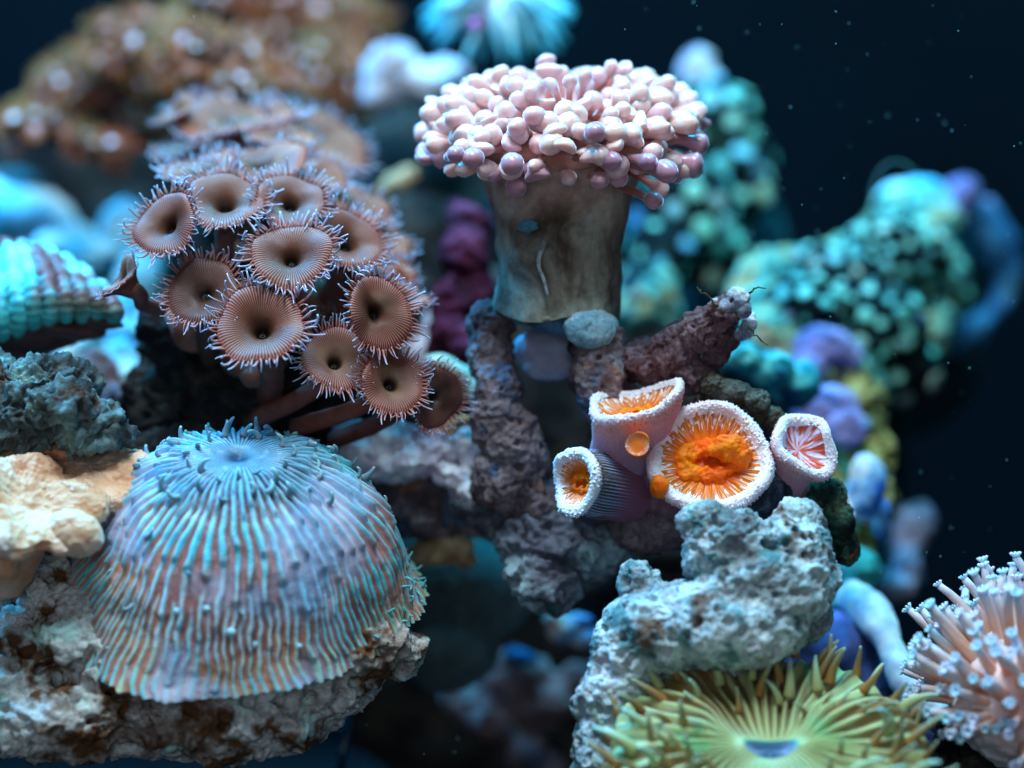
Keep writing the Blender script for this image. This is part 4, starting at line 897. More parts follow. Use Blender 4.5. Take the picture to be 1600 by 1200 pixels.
def cup(px, py, d, r, nx, ny, base, label, rx=1.0, body_r=0.72, depth=0.35, rimw=0.20, length=None, wall_m=None, lobes=24, spin=0.0, seed=0, fold=0.0, mouth=True, grp='orange and white cup corals', wav=0.03, nu=420, hint=None, disc_m=None):
    g = random.Random(seed); c = P(px, py, d); R_ = px2cm(r, d); n = N3(nx, ny); bp = P(*base)
    root = thing('cup_coral', label, 'coral', bp, grp); hint = Uv if hint is None else hint
    x, y, z = frame(n, hint); x, y = x * cos(spin) + y * sin(spin), y * cos(spin) - x * sin(spin)
    L = length if length is not None else np.linalg.norm(c - bp) / R_
    ri = 1 - rimw
    prof = resample([(0.45, ri - .02, -0.09), (0.48, ri + rimw * .3, 0.005), (0.52, ri + rimw * .65, 0.02), (0.56, 0.99, -0.03), (0.60, 1.0, -0.13), (0.66, 0.95, -0.26), (0.75, max(0.86, 0.5 + body_r * .5), -0.42), (0.86, body_r, -0.7), (1.0, body_r * 0.92, -max(L, 0.9))], 110)
    prof[:, 0] = np.interp(np.arange(110), np.linspace(0, 109, 9), [.45, .48, .52, .56, .60, .66, .75, .86, 1.0])
    ph = [g.uniform(0, 6.3) for _ in range(6)]
    def shp(T_, k):
        rr = 1 + k * (wav * np.sin(2 * T_ + ph[0]) + wav * np.sin(3 * T_ + ph[1]) + wav * .5 * np.sin(5 * T_ + ph[2]))
        zz = k * (wav * 1.5 * np.sin(2 * T_ + ph[3]) + wav * np.sin(3 * T_ + ph[4])) + fold * k * np.cos(2 * T_)
        return rr, zz
    def wob(T_, t, Rr, Z):
        k = sm(t, 1.0, 0.6) if False else 1 - sm(t, 0.62, 1.0)
        rr, zz = shp(T_, k); Rr = Rr * rr; Z = Z + zz
        return Rr, Z
    V, Fc, uv = lathe(prof, nu, wob); Fc, uv = flip(Fc, uv); V[:, 0] *= rx
    to = lambda V: c + R_ * (V[:, :1] * x + V[:, 1:2] * y + V[:, 2:] * z)
    # bend the lower body towards its base
    h = np.clip(-V[:, 2] / max(L, .9), 0, 1) ** 1.5
    Vw = to(V); endc = c - n * R_ * max(L, .9); Vw = Vw + h[:, None] * (bp - endc)
    tt = np.repeat(prof[None, :, 0], nu, 0).ravel()
    N = normals(Vw, Fc); gran = sm(0.5 - worley(Vw, 21, 2)[0], 0, 0.4); gk = ((1 - sm(tt, 0.60, 0.9)) * 0.024 + 0.006) * np.clip(0.7 + 0.9 * fbm(Vw, 5, 2, 44), 0.1, 1.5)
    th_ = np.repeat((np.arange(nu) * 2 * pi / nu)[:, None], len(prof), 1).ravel()
    Vw = Vw + N * (gk * gran * min(1, R_ / 0.6) + 0.012 * R_ * np.cos(nu // 5 * th_) * (tt > 0.57))[:, None] + N * (0.02 * fbm(Vw, 2.5, 2, seed))[:, None]
    pw('cup_wall', Vw, Fc, wall_m or CR, root, uv)
    # inner disc
    nv = 40; ts = np.linspace(0, 1, nv)
    pr = np.column_stack([ts, ri * 1.04 * ts ** 0.9, -depth * (1 - ts ** 2.2) - 0.06 - 0.0 * ts])
    def wob2(T_, t, Rr, Z):
        rr, zz = shp(T_, t); sep = np.cos(24 * T_) * 0.02 + np.cos(48 * T_) * 0.012
        return Rr * (1 + (rr - 1)), Z + zz * t + sep * sm(t, 0.3, 0.8)
    V, Fc, uv = lathe(pr, 300, wob2); Fc, uv = flip(Fc, uv); V[:, 0] *= rx
    pw('oral_disc', to(V), Fc, disc_m or CD, root, uv)
    if mouth:     # puffy lobes round a slit mouth
        bl = []
        for i in range(lobes):
            a = i / lobes * 2 * pi; rr = 0.36 + 0.05 * g.uniform(-1, 1)
            px_, py_ = rr * 1.2 * cos(a), rr * 0.66 * sin(a)
            bl.append((c + R_ * (px_ * rx * x + py_ * y + (-depth * 0.93 - 0.02 + 0.02 * g.uniform(-1, 1)) * z), np.stack([x * rx * g.uniform(.12, .19), y * g.uniform(.11, .17), z * g.uniform(.06, .11)]) * R_))
        V, Fc = blob(bl, max(0.02, 0.02 * R_ / 0.9), 3); V = V + 0.07 * R_ * normals(V, Fc) * fbm(V, 6 / R_, 3, 3)[:, None]
        pw('mouth_lobes', V, Fc, CM, root)
    return root
main = cup(1110, 713, 39.9, 96, 0.0, 0.40, (1125, 800, 41.2), 'largest cup coral, wide open with bright orange centre and thick white rim', body_r=0.66, depth=0.22, rimw=0.20, seed=3, wav=0.028, nu=620)
# a second swollen lobe on the right inside the big cup
c0 = P(1150, 700, 39.9)
V, Fc = blob([B(1140, 700, 39.98, 28, 22, 16), B(1158, 714, 40.0, 18, 20, 16), B(1120, 704, 40.0, 24, 12, 14)], 0.016, 5)
V = V + 0.04 * normals(V, Fc) * fbm(V, 6, 3, 3)[:, None]
pw('mouth_lobes', V, Fc, CM, main)
cup(992, 622, 40.1, 78, -0.24, 0.935, (968, 735, 40.9), 'pinkish white cup coral seen from the side, opening upward, upper left of the largest cup', body_r=0.86, depth=0.35, rimw=0.16, seed=5, wav=0.05, fold=0.06, nu=460, lobes=9, length=1.6)
brownwall = M('banded_cup_wall', rough=0.8, sss=0.1, sheen=0.2)
vv = brownwall.sep(brownwall.uvo())[1]; uu = brownwall.sep(brownwall.uvo())[0]
bb = brownwall.mix(brownwall.ramp(brownwall.stripes(uu, 60), [(0.4, 0.0), (0.7, 1.0)]), C(70, 62, 44), C(140, 150, 190))
bb = brownwall.mix(brownwall.ramp(brownwall.noise(1.1, 3), [(0.46, 0.0), (0.6, 1.0)]), bb, C(92, 76, 40))
bb = brownwall.mix(brownwall.ramp(vv, [(0.84, 0.0), (0.94, 1.0)]), bb, C(150, 84, 110))
brownwall.color(brownwall.mix(brownwall.ramp(vv, [(0.60, 0.0), (0.64, 1.0)]), C(238, 232, 242), bb)); brownwall.bump(brownwall.noise(20, 3), 0.5, 0.0003)
cup(894, 752, 39.8, 56, -0.80, 0.08, (990, 768, 40.9), 'cup coral facing left with orange mouth and brown-blue banded side, leftmost of its group', rx=0.95, body_r=0.97, depth=0.35, rimw=0.30, seed=8, wav=0.05, wall_m=brownwall.m, nu=360, lobes=8, length=1.6)
pinkdisc = M('cup_pink_disc', rough=0.5, sss=0.3)
uu, vv = brownwall, None
pu, pv, _ = pinkdisc.sep(pinkdisc.uvo())
jj = pinkdisc.n.new('ShaderNodeCombineXYZ'); pinkdisc.lk(pinkdisc.math('MULTIPLY', pu, 22.0), jj.inputs[0]); pinkdisc.lk(pinkdisc.math('MULTIPLY', pv, 1.6), jj.inputs[1])
pinkdisc.color(pinkdisc.ramp(pinkdisc.noise(1, 2, co=jj.outputs[0]), [(0.42, C(206, 84, 50)), (0.48, C(220, 130, 130)), (0.54, C(214, 206, 236)), (0.7, C(238, 232, 242))]))
cup(1258, 692, 40.2, 56, 0.30, 0.42, (1215, 770, 41), 'small cup coral with frilly white rim and pinkish-orange streaks, right of the largest cup', rx=0.92, body_r=0.72, depth=0.45, rimw=0.30, seed=12, wav=0.09, nu=360, mouth=False, length=1.7, disc_m=pinkdisc.m)
cup(996, 694, 39.15, 19, -0.05, 0.10, (1000, 700, 40.6), 'tiny orange cup polyp wedged between the upper left cup and the largest cup', body_r=0.8, depth=0.12, rimw=0.06, seed=14, wav=0.02, nu=120, mouth=False, length=1.5, wall_m=CM)
cup(1318, 790, 42.0, 40, 0.70, 0.15, (1290, 800, 42.6), 'pale pinkish ring of a blurred cup coral at the right, behind the dark cup', rx=0.55, body_r=0.7, depth=0.35, rimw=0.3, seed=16, wav=0.03, nu=200, mouth=False, length=1.2,
    disc_m=soft_mat('grey_violet_disc', C(110, 100, 130), C(160, 140, 150)))
greenwall = rock_mat('green_black_cup', [(0.36, C(20, 30, 28)), (0.5, C(44, 66, 54)), (0.62, C(96, 112, 84))], 2.2, fine=0.6, off=2)
org_thin = M('thin_orange', rough=0.5, sss=0.2); org_thin.color(org_thin.ramp(org_thin.noise(4, 3), [(0.44, C(40, 34, 24)), (0.54, C(206, 92, 20))]))
cup(1332, 858, 40.8, 30, 0.72, -0.15, (1290, 850, 41.4), 'closed dark green cup coral showing a thin orange slit, low right of the group', rx=0.6, body_r=0.95, depth=0.2, rimw=0.4, seed=18, wav=0.06, nu=160, wall_m=greenwall, mouth=False, length=1.6, disc_m=org_thin.m)
rock('closed_cup_coral', 'closed dark green bumpy cup coral between the white frilly cup and the pitted rock', 'coral',
     [B(1292, 782, 40.8, 30, 36, 30, -30), B(1310, 812, 40.8, 26, 30, 28), B(1280, 820, 41, 30, 30, 30), B(1310, 850, 40.9, 26, 26, 24)], greenwall, voxel=0.02, big=0.04, mid=0.04, mids=4, fine=0.02, fines=12, pit=0.04, pits=8, pit2=0, seed=53)
rock('dark_green_coral', 'dark green mossy closed coral between the upper left cup and the largest cup', 'coral',
     [B(1010, 668, 40.4, 34, 26, 24, 20), B(1030, 690, 40.5, 26, 40, 24), B(985, 672, 40.4, 20, 20, 20)], greenwall, voxel=0.02, big=0.03, mid=0.03, fine=0.02, fines=12, pit=0.02, pits=8, pit2=0, seed=51)
ridge_m = rock_mat('brown_ridge_coral', [(0.36, C(34, 30, 26)), (0.5, C(78, 68, 54)), (0.64, C(120, 128, 120))], 2.4, fine=0.5, off=5)
rock('ridged_brown_coral', 'dark brown thick-edged ridge of closed coral just above the largest orange cup', 'coral',
     [B(1112, 600, 40.6, 22, 17, 20, -15), B(1145, 612, 40.6, 30, 19, 22, -15), B(1180, 626, 40.6, 28, 19, 22, -20), B(1140, 640, 40.8, 60, 24, 24, -18), B(1205, 655, 40.8, 24, 22, 22, -40), B(1222, 668, 41, 16, 20, 20)],
     ridge_m, voxel=0.018, big=0.03, mid=0.03, mids=5, fine=0.022, fines=12, pit=0.03, pits=8, pit2=0, seed=52)
rock('crusted_cup_side', 'dark bluish crusted coral body below right of the largest orange cup', 'coral',
     [B(1190, 770, 40.6, 46, 44, 36, 20), B(1150, 790, 40.8, 50, 34, 34), B(1215, 745, 40.9, 24, 30, 30)],
     rock_mat('blue_black_crust', [(0.36, C(22, 24, 34)), (0.5, C(60, 66, 84)), (0.64, C(110, 120, 134))], 2.2, fine=0.5, off=7), voxel=0.022, big=0.03, mid=0.04, fine=0.02, pit=0.03, pits=8, seed=54)
rock('orange_bud', 'little orange bud under the lower left rim of the largest cup', 'coral bud', [B(1030, 760, 39.7, 15, 18, 14), B(1042, 772, 39.8, 10, 10, 10)], CM, voxel=0.015, big=0.01, mid=0.02, mids=5, fine=0.004, pit=0, pit2=0, seed=55)
rock('pink_coral_base', 'pinkish fleshy common base joining the orange cup corals', 'coral base',
     [B(985, 740, 40.8, 50, 60, 40, 20), B(1020, 760, 40.9, 60, 40, 40), B(1080, 775, 40.7, 60, 40, 36), B(1230, 745, 41, 36, 44, 36, 20), B(950, 780, 40.9, 40, 24, 30)],
     soft_mat('pink_base', C(130, 84, 100), C(170, 120, 130), 1.6, sss=0.2, bump=0.5, bs=16), voxel=0.03, big=0.04, mid=0.04, fine=0.015, pit=0.02, pits=8, pit2=0, seed=56)

# ------------------------------------------------------------------ spiky green anemone
ac = P(1204, 1166, 37.4); aR = px2cm(250, 37.4); an = N3(0.0, 0.83)
anem = thing('spiky_anemone', 'yellow-green anemone disc with olive spiky tentacles and a bluish slit mouth, bottom right of centre', 'anemone', ac - an * 1.5)
m = M('anemone_disc', rough=0.42, spec=0.35, sss=0.3, rad=(.7, 1, .4), sss_scale=0.0012, sheen=0.1)
u, v, _ = m.sep(m.uvo())
st = m.stripes(u, 44, m.noise(0.8, 2), 4.0)
c = m.mix(m.ramp(st, [(0.3, 0.0), (0.7, 1.0)]), C(116, 88, 50), C(184, 184, 128))
c = m.mix(m.ramp(m.noise(0.8, 3), [(0.54, 0.0), (0.66, 0.7)]), c, C(80, 180, 120))
c = m.mix(m.ramp(v, [(0.14, 0.8), (0.22, 0.3), (0.34, 0.0)]), c, C(176, 184, 128))
c = m.mix(m.ramp(v, [(0.105, 1.0), (0.13, 0.0)]), c, C(90, 180, 180))
c = m.mix(m.ramp(v, [(0.092, 1.0), (0.104, 0.0)]), c, C(120, 140, 170))
m.color(c); m.bump(m.noise(12, 3), 0.3, 0.0003)
prof = resample([(0, 0.005, -0.075), (0.05, 0.10, -0.08), (0.085, 0.145, -0.04), (0.115, 0.172, 0.0), (0.15, 0.205, 0.0), (0.3, 0.42, -0.02), (0.5, 0.66, -0.02), (0.75, 0.9, -0.05), (0.9, 1.0, -0.16), (1.0, 0.8, -0.5)], 90)
def wob(T_, t, Rr, Z):
    k = sm(t, 0.13, 0.35); slit = np.where(t < 0.2, 1.0, 1 - sm(t, 0.2, 0.4))
    Z = Z + k * (0.022 * np.cos(44 * T_ + 3 * np.sin(5 * T_) * t) + 0.03 * np.sin(7 * T_ + 8 * t) + 0.03 * np.sin(3 * T_))
    Z = Z + slit * 0.035 * np.cos(2 * T_)
    return Rr, Z
V, Fc, uv = lathe(prof, 528, wob)
rr = np.linalg.norm(V[:, :2], axis=1); V[:, 1] *= 1 - 0.52 * (1 - sm(rr, 0.2, 0.5))
pw('oral_disc', local(V * aR, ac, an, Uv), Fc, m.m, anem, uv)
ax_, ay_, az_ = frame(an, Uv)
at1 = ten_mat('anemone_tentacle', C(176, 110, 44), C(152, 128, 84), C(160, 170, 144), 0.4); at2 = ten_mat('anemone_tentacle_green', C(176, 168, 104), C(168, 178, 132), C(160, 196, 186), 0.4)
AT = [curl_mesh('anemone_tentacle', at1, cu, 0.13, 0.03, n=12, sides=9, seed=s, wob=0.12) for s, cu in enumerate((0.4, 0.9, -0.5, 0.7, 0.1))] + [curl_mesh('anemone_tentacle', at2, cu, 0.15, 0.04, n=12, sides=9, seed=s) for s, cu in enumerate((0.9,))]
g = random.Random(21)
for ring, (rr, nn, L0) in enumerate(((0.42, 9, 0.22), (0.54, 14, 0.27), (0.65, 18, 0.30), (0.76, 22, 0.32), (0.87, 26, 0.32), (0.98, 34, 0.28))):
    for i in range(nn):
        a = (i + g.uniform(-.4, .4)) / nn * 2 * pi; r_ = rr + g.uniform(-.035, .035)
        p_ = ac + aR * r_ * (cos(a) * ax_ + sin(a) * ay_) - an * aR * (0.03 if rr < .9 else 0.10)
        rad = cos(a) * ax_ + sin(a) * ay_
        dr = unit(an * g.uniform(0.9, 1.3) + rad * (0.15 + 0.5 * rr ** 2) + 0.18 * np.array([g.gauss(0, 1) for _ in range(3)]))
        L = aR * L0 * g.uniform(0.6, 1.05)
        place('tentacle', g.choice(AT), anem, p_, dr, (L, L, L), hint=an + 0.01, spin=g.uniform(-2.4, -0.8))
V, Fc, uv = tube_mesh([ac - an * 2.0, ac - an * 1.2, ac - an * 0.4], [1.2, 1.3, 2.2], 32)
pw('column', V, Fc, soft_mat('anemone_column', C(80, 60, 40), C(110, 84, 50)), anem, uv)

# ------------------------------------------------------------------ pink branched polyp coral, right edge
gc = P(1610, 1090, 39.2)
gon = thing('daisy_polyp_coral', 'peach-stemmed coral with pale blue star-tipped polyps at the right edge', 'coral', P(1600, 1190, 40))
m = M('daisy_stem', rough=0.5, sss=0.3, rad=(1, .5, .3), sss_scale=0.001)
m.color(m.mix(m.ramp(m.sep(m.uvo())[1], [(0.55, 0.0), (1.0, 1.0)]), m.mix(m.rnd(), C(224, 150, 118), C(240, 196, 178)), C(190, 196, 214))); stem_m = m.m
m = M('daisy_petal', rough=0.45, sss=0.35, rad=(.6, .8, 1), sss_scale=0.001)
m.color(m.mix(m.rnd(), C(180, 226, 244), C(232, 220, 240))); pet_m = m.m
lst = []
for i in range(8):
    a = i / 8 * 2 * pi; t = np.linspace(0, 1, 6)
    path = np.column_stack([np.cos(a) * (0.22 + 0.62 * t), np.sin(a) * (0.22 + 0.62 * t), 0.9 * t - 0.2 * t * t])
    lst.append(tube_mesh(path, np.interp(t, [0, .6, 1], [0.15, 0.20, 0.15]), 6))
V, Fc, uv = cat_mesh(lst); head_me = make_mesh('polyp_head', V, Fc, pet_m, uv)
V, Fc, uv = tube_mesh([(0, 0, -0.3), (0, 0, 0), (0, 0, 0.3)], [0.12, 0.36, 0.3], 10); crown_me = make_mesh('polyp_crown', V, Fc, stem_m, uv)
ST = [curl_mesh('polyp_stem', stem_m, cu, 0.075, 0.055, n=10, sides=8, seed=s) for s, cu in enumerate((0.15, -0.2, 0.35))]
stem_paths = []
g = random.Random(31)
dirs = []
for i in range(250):
    f = (i + .5) / 250; el = math.asin(1 - 1.25 * f); az = i * 2.399963
    dirs.append(unit(np.array([cos(el) * cos(az), cos(el) * sin(az), sin(el)]) + 0.08 * np.array([g.gauss(0, 1) for _ in range(3)])))
for dv in dirs:
    inn = 0.95; out = 2.0 * g.uniform(0.80, 1.08) * (1.08 if dv[2] > .3 else 0.92)
    p0 = gc + dv * inn * np.array([1, 1, 0.8]); dd = unit(dv + np.array([0, 0, 0.25]))
    L = (out - inn); cu = g.uniform(-.7, .7); n_ = 9; t = np.linspace(0, 1, n_)
    sx, sy, sz = frame(dd)
    path = p0 + L * (t[:, None] * sz + (cu * t * (1 - t))[:, None] * sx)
    V, Fc, uv = tube_mesh(path, np.interp(t, [0, .8, 1], [0.10, 0.072, 0.06]) , 8)
    pol = pw('polyp', V, Fc, stem_m, gon, uv)
    q = path[-1]; s_ = g.uniform(0.085, 0.12)
    o = place('polyp_head', head_me, gon, q, dd, s_, spin=g.uniform(0, 6), par=pol)
    # the part's own origin is the root's base, so the child keeps the same local frame
V, Fc = blob([B(1610, 1090, 39.2, 125, 115, 120), B(1560, 1130, 39.0, 80, 44, 80, -30)], 0.05, 4)
V = V + 0.06 * normals(V, Fc) * fbm(V, 4, 3, 3)[:, None]
pw('fleshy_base', V, Fc, soft_mat('daisy_base', C(236, 190, 184), C(250, 226, 228), 1.5, sss=0.3, bump=0.6, bs=10), gon)

# ------------------------------------------------------------------ tan leather coral, left edge
m = M('leather_tissue', rough=0.6, spec=0.25, sss=0.3, rad=(1, .6, .35), sss_scale=0.0016, sheen=0.25, sheen_tint=(0.7, 0.85, 1, 1))
m.color(m.ramp(m.noise(0.7, 5, 0.6, dist=.6), [(0.36, C(196, 128, 92)), (0.48, C(222, 166, 128)), (0.60, C(232, 196, 170)), (0.70, C(226, 200, 202))]))
m.bump(m.noise(16, 4, 0.6), 0.55, 0.0005); lea_m = m.m
def leather(label, px, py, dd, r, nx, ny, rx, base, ruff, seed, knobs):
    c = P(px, py, dd); R_ = px2cm(r, dd); n = N3(nx, ny); bp = P(*base); g = random.Random(seed)
    root = thing('leather_coral', label, 'coral', bp, 'tan leather corals')
    prof = resample([(0, 0.005, -0.10), (0.2, 0.3, -0.06), (0.4, 0.6, 0.02), (0.55, 0.86, 0.04), (0.62, 0.97, -0.02), (0.66, 1.0, -0.12), (0.70, 0.95, -0.22), (0.8, 0.7, -0.30), (0.9, 0.42, -0.45), (1.0, 0.30, -0.9)], 110)
    ph = [g.uniform(0, 6.3) for _ in range(5)]
    def wob(T_, t, Rr, Z):
        k = sm(t, 0.15, 0.6) * (1 - sm(t, 0.75, 1.0) * .8)
        Rr = Rr * (1 + k * (0.10 * np.sin(2 * T_ + ph[0]) + 0.09 * np.sin(3 * T_ + ph[1]) + 0.05 * np.sin(5 * T_ + ph[2]) + 0.025 * np.sin(11 * T_ + ph[3])))
        Z = Z + k * ruff * (0.6 * np.sin(3 * T_ + ph[2]) + 0.4 * np.sin(5 * T_ + ph[4]) + 0.15 * np.sin(9 * T_ + ph[1]))
        return Rr, Z
    V, Fc, uv = lathe(prof, 420, wob); Fc, uv = flip(Fc, uv); V[:, 0] *= rx
    V = local(V * R_, c, n, Uv); N = normals(V, Fc)
    h = 0.10 * fbm(V, 1.2, 2, seed) + 0.045 * fbm(V, 3.5, 3, seed + 1) + 0.022 * sm(0.55 - worley(V, 9, seed)[0], 0, 0.5) + 0.008 * fbm(V, 16, 2, seed + 2)
    V = V + N * h[:, None]
    pw('plate', V, Fc, lea_m, root, uv)
    for q in knobs:
        V, Fc = blob([B(*q)], 0.022, 3); V = V + normals(V, Fc) * (0.03 * fbm(V, 4, 3, seed) + 0.015 * sm(0.5 - worley(V, 9, seed)[0], 0, 0.4))[:, None]
        pw('knob', V, Fc, lea_m, root)
    pth = spline([bp, bp * .5 + (c - n * R_ * .5) * .5, c - n * R_ * 0.3], 20); V, Fc, uv = tube_mesh(pth, np.linspace(0.5, 0.42, 20) * R_, 40)
    V = V + 0.08 * normals(V, Fc) * fbm(V, 1.8, 4, seed)[:, None]; pw('stalk', V, Fc, lea_m, root, uv)
    return root
leather('tan wrinkled leather coral plate with small knobs, behind at the left edge', 108, 722, 39.8, 118, 0.10, 0.88, 1.0, (90, 860, 41.0), 0.10, 60,
        [(60, 690, 40.2, 12, 26, 14, 14), (38, 692, 40.3, 16, 18, 16, 20), (92, 706, 40.0, 26, 11, 22, -10)])
leather('pale tan folded leather coral lip drooping in front at the left edge', 48, 786, 38.6, 108, 0.30, 0.72, 1.05, (-10, 900, 39.4), 0.16, 66,
        [(118, 834, 38.5, 46, 36, 34, -24), (2, 850, 38.3, 30, 60, 30, 0)])

# ------------------------------------------------------------------ ribbed turquoise coral, left edge
rib = thing('ribbed_coral', 'turquoise and white ribbed coral with brown fleshy skirt at the left edge', 'coral', P(60, 560, 42.4))
m = M('turquoise_rib', rough=0.5, spec=0.4, sss=0.2, rad=(.5, .8, 1), sss_scale=0.001, sheen=0.2)
v = m.sep(m.uvo())[1]
c = m.ramp(m.noise(0.9, 3, off=1), [(0.36, C(20, 140, 150)), (0.5, C(90, 196, 204)), (0.64, C(170, 226, 226))])
c = m.mix(m.ramp(m.noise(0.5, 3, off=4), [(0.54, 0.0), (0.60, 1.0)]), c, C(110, 50, 46))
c = m.mix(m.ramp(v, [(0.55, 0.0), (0.8, 0.8)]), c, C(30, 140, 120))
m.color(c); m.bump(m.noise(12, 3), 0.4, 0.0004); rib_m = m.m
for i in range(8):
    x0 = -14 + i * 23; hgt = [388, 385, 386, 390, 398, 408, 424, 446][i]; bot = [520, 512, 500, 496, 492, 490, 488, 494][i]; lean = 16 + i * 2
    n_ = 90; pth = spline([P(x0 - 6, hgt + 14, 43.6), P(x0, hgt, 43.0), P(x0 + lean * .6, hgt + (bot - hgt) * .3, 42.3), P(x0 + lean, hgt + (bot - hgt) * .7, 41.9), P(x0 + lean + 2, bot, 42.0), P(x0 + lean, bot + 4, 42.3)], n_)
    t = np.linspace(0, 1, n_); rad = 0.135 * np.interp(t, [0, .1, .8, 1], [0.6, 1, 1, .6]) * (1 + 0.13 * np.abs(np.sin(t * 60)))
    V, Fc, uv = tube_mesh(pth, rad, 14); V = V + 0.03 * normals(V, Fc) * fbm(V, 5, 2, i)[:, None]
    pw('rib', V, Fc, rib_m, rib, uv)
def blob_part(name, blobs, mat, root, voxel=0.04, amp=0.05, sc=1.5, seed=0):
    V, Fc = blob(blobs, voxel); V = V + amp * normals(V, Fc) * fbm(V, sc, 4, seed)[:, None]; return pw(name, V, Fc, mat, root)
blob_part('body', [B(60, 470, 43, 116, 60, 50, -8), B(0, 470, 43, 90, 70, 50)], soft_mat('brown_flesh', C(84, 42, 34), C(120, 66, 56), 1.2), rib)
blob_part('skirt', [B(30, 520, 42.6, 100, 36, 44), B(90, 512, 42.4, 80, 18, 36, -8), B(150, 500, 42.2, 36, 10, 26, -20), B(-10, 555, 42.8, 80, 34, 40), B(178, 505, 42.1, 18, 6, 14, -15)], soft_mat('brown_skirt', C(62, 34, 28), C(96, 54, 46), 1.2), rib)

# ------------------------------------------------------------------ blurred brown polyp corals, top left
m = M('far_polyp_fringe', rough=0.6, sss=0.2)
m.color(m.mix(m.rnd(), C(190, 88, 52), C(170, 116, 52))); ff_m = m.m
m = M('far_polyp_disc', rough=0.4, sss=0.2, spec=0.5)
m.color(m.mix(m.ramp(m.rnd(), [(0.45, 0.0), (0.75, 1.0)]), C(180, 110, 104), C(250, 226, 240))); fd_m = m.m
lst = []
for i in range(22):
    a = i / 22 * 2 * pi; t = np.linspace(0, 1, 4); k = 0.45 if i % 2 else 0.9
    path = np.column_stack([np.cos(a) * (0.6 + 0.7 * t), np.sin(a) * (0.6 + 0.7 * t), k * t * 1.1]); lst.append(tube_mesh(path, [0.09, 0.08, 0.06, 0.03], 4))
lst.append(lathe(resample([(0, .02, .0), (.5, .5, .1), (1, .8, .1), (1, .4, -.6)], 6), 14)); V, Fc, uv = cat_mesh(lst); far_f = make_mesh('far_polyp_fringe', V, Fc, ff_m, uv)
V, Fc, uv = lathe([(0, .02, .2), (.5, .3, .2), (1, .50, .1), (1, .50, 0)], 12); far_d = make_mesh('far_polyp_center', V, Fc, fd_m, uv)
def colony(name, label, cat, blobs, mat, meshes, size, n, mind, voxel=0.1, facing=-0.3, minz=-0.4, seed=0, amp=0.15, sub='polyp', push=0.0, sub2='polyp_centre', jit=.3):
    V, Fc = blob(blobs, voxel); V = V + amp * normals(V, Fc) * fbm(V, 1.0, 3, seed)[:, None]
    base = V.mean(0) * [1, 1, 0] + [0, 0, V[:, 2].min()]
    root = thing(name, label, cat, base); pw('rock_base', V, Fc, mat, root)
    g = random.Random(seed)
    for p_, n_ in scatter(V, Fc, n, mind, facing, minz, seed):
        s_ = size * g.uniform(.55, 1.35); dr = unit(n_ + jit * np.array([g.gauss(0, 1) for _ in range(3)]) + np.array([0, 0, .15]))
        o = place(sub, meshes[0], root, p_ + n_ * push, dr, s_, spin=g.uniform(0, 6))
        if len(meshes) > 1:
            c_ = bpy.data.objects.new(sub2, meshes[1]); COL.objects.link(c_); c_.parent = o
    return root
fur_rock = rock_mat('dark_brown_rock', [(0.36, C(30, 20, 22)), (0.6, C(84, 56, 44))], 1.0, off=4)
colony('star_polyp_colony', 'blurred brown furry polyp coral mound with white-violet centres at the upper left', 'coral',
       [B(230, 90, 52, 100, 70, 70), B(330, 110, 51, 100, 70, 70, -20), B(130, 140, 53, 90, 56, 60, 25), B(60, 190, 53, 60, 40, 50, 30), B(400, 160, 50, 70, 50, 60), B(180, 180, 54, 120, 60, 60)], fur_rock, [far_f, far_d], 0.18, 295, 0.27, seed=71)
colony('star_polyp_colony', 'blurred brown furry polyp coral mound further back, cut by the top edge left of centre', 'coral',
       [B(470, 50, 56, 110, 90, 60), B(380, 10, 56, 90, 70, 60), B(550, 60, 56, 56, 60, 60), B(510, 120, 55, 70, 70, 60)], fur_rock, [far_f, far_d], 0.20, 280, 0.31, seed=72)
colony('shadow_polyp_colony', 'small blurred group of brown and blue-white polyps hanging at the far upper left', 'coral',
       [B(60, 200, 51, 60, 24, 40, -10), B(150, 232, 51, 60, 20, 40, -15)], fur_rock, [far_f, far_d], 0.20, 50, 0.34, seed=73)

# ------------------------------------------------------------------ blurred green button corals, right background
m = M('green_button', rough=0.4, spec=0.5, sss=0.3, rad=(.4, 1, .7), sss_scale=0.002)
m.color(m.ramp(m.rnd(), [(0.0, C(50, 140, 140)), (0.35, C(100, 190, 170)), (0.7, C(160, 226, 200)), (0.9, C(50, 130, 180)), (1.0, C(190, 206, 170))])); gb_m = m.m
V, Fc, uv = lathe(resample([(0, 0.02, 0.18), (.2, .35, .24), (.5, .8, .2), (.7, 1, 0), (.9, .7, -.3), (1, .4, -.8)], 12), 18); gb = make_mesh('green_button', V, Fc, gb_m, uv)
V, Fc, uv = lathe([(0, .02, .27), (.5, .16, .28), (1, .2, .2)], 10); gb2 = make_mesh('green_button_mouth', V, Fc, soft_mat('button_mouth', C(170, 220, 170), C(210, 230, 180)), uv)
teal_rock = rock_mat('deep_teal_rock', [(0.36, C(2, 12, 16)), (0.58, C(8, 34, 38)), (0.7, C(50, 70, 34))], 1.2, off=3)
colony('green_button_colony', 'tall blurred column of mint-green button polyps right behind the bubble coral', 'coral',
       [B(1100, 200, 53, 90, 80, 60), B(1130, 290, 53, 66, 90, 60), B(1060, 330, 52, 90, 80, 60), B(1030, 400, 51.5, 60, 50, 50), B(1110, 400, 52.5, 70, 60, 50), B(1140, 240, 53.5, 66, 70, 50)], teal_rock, [gb, gb2], 0.19, 220, 0.47, seed=75, facing=-0.2, minz=-0.9, jit=.12)
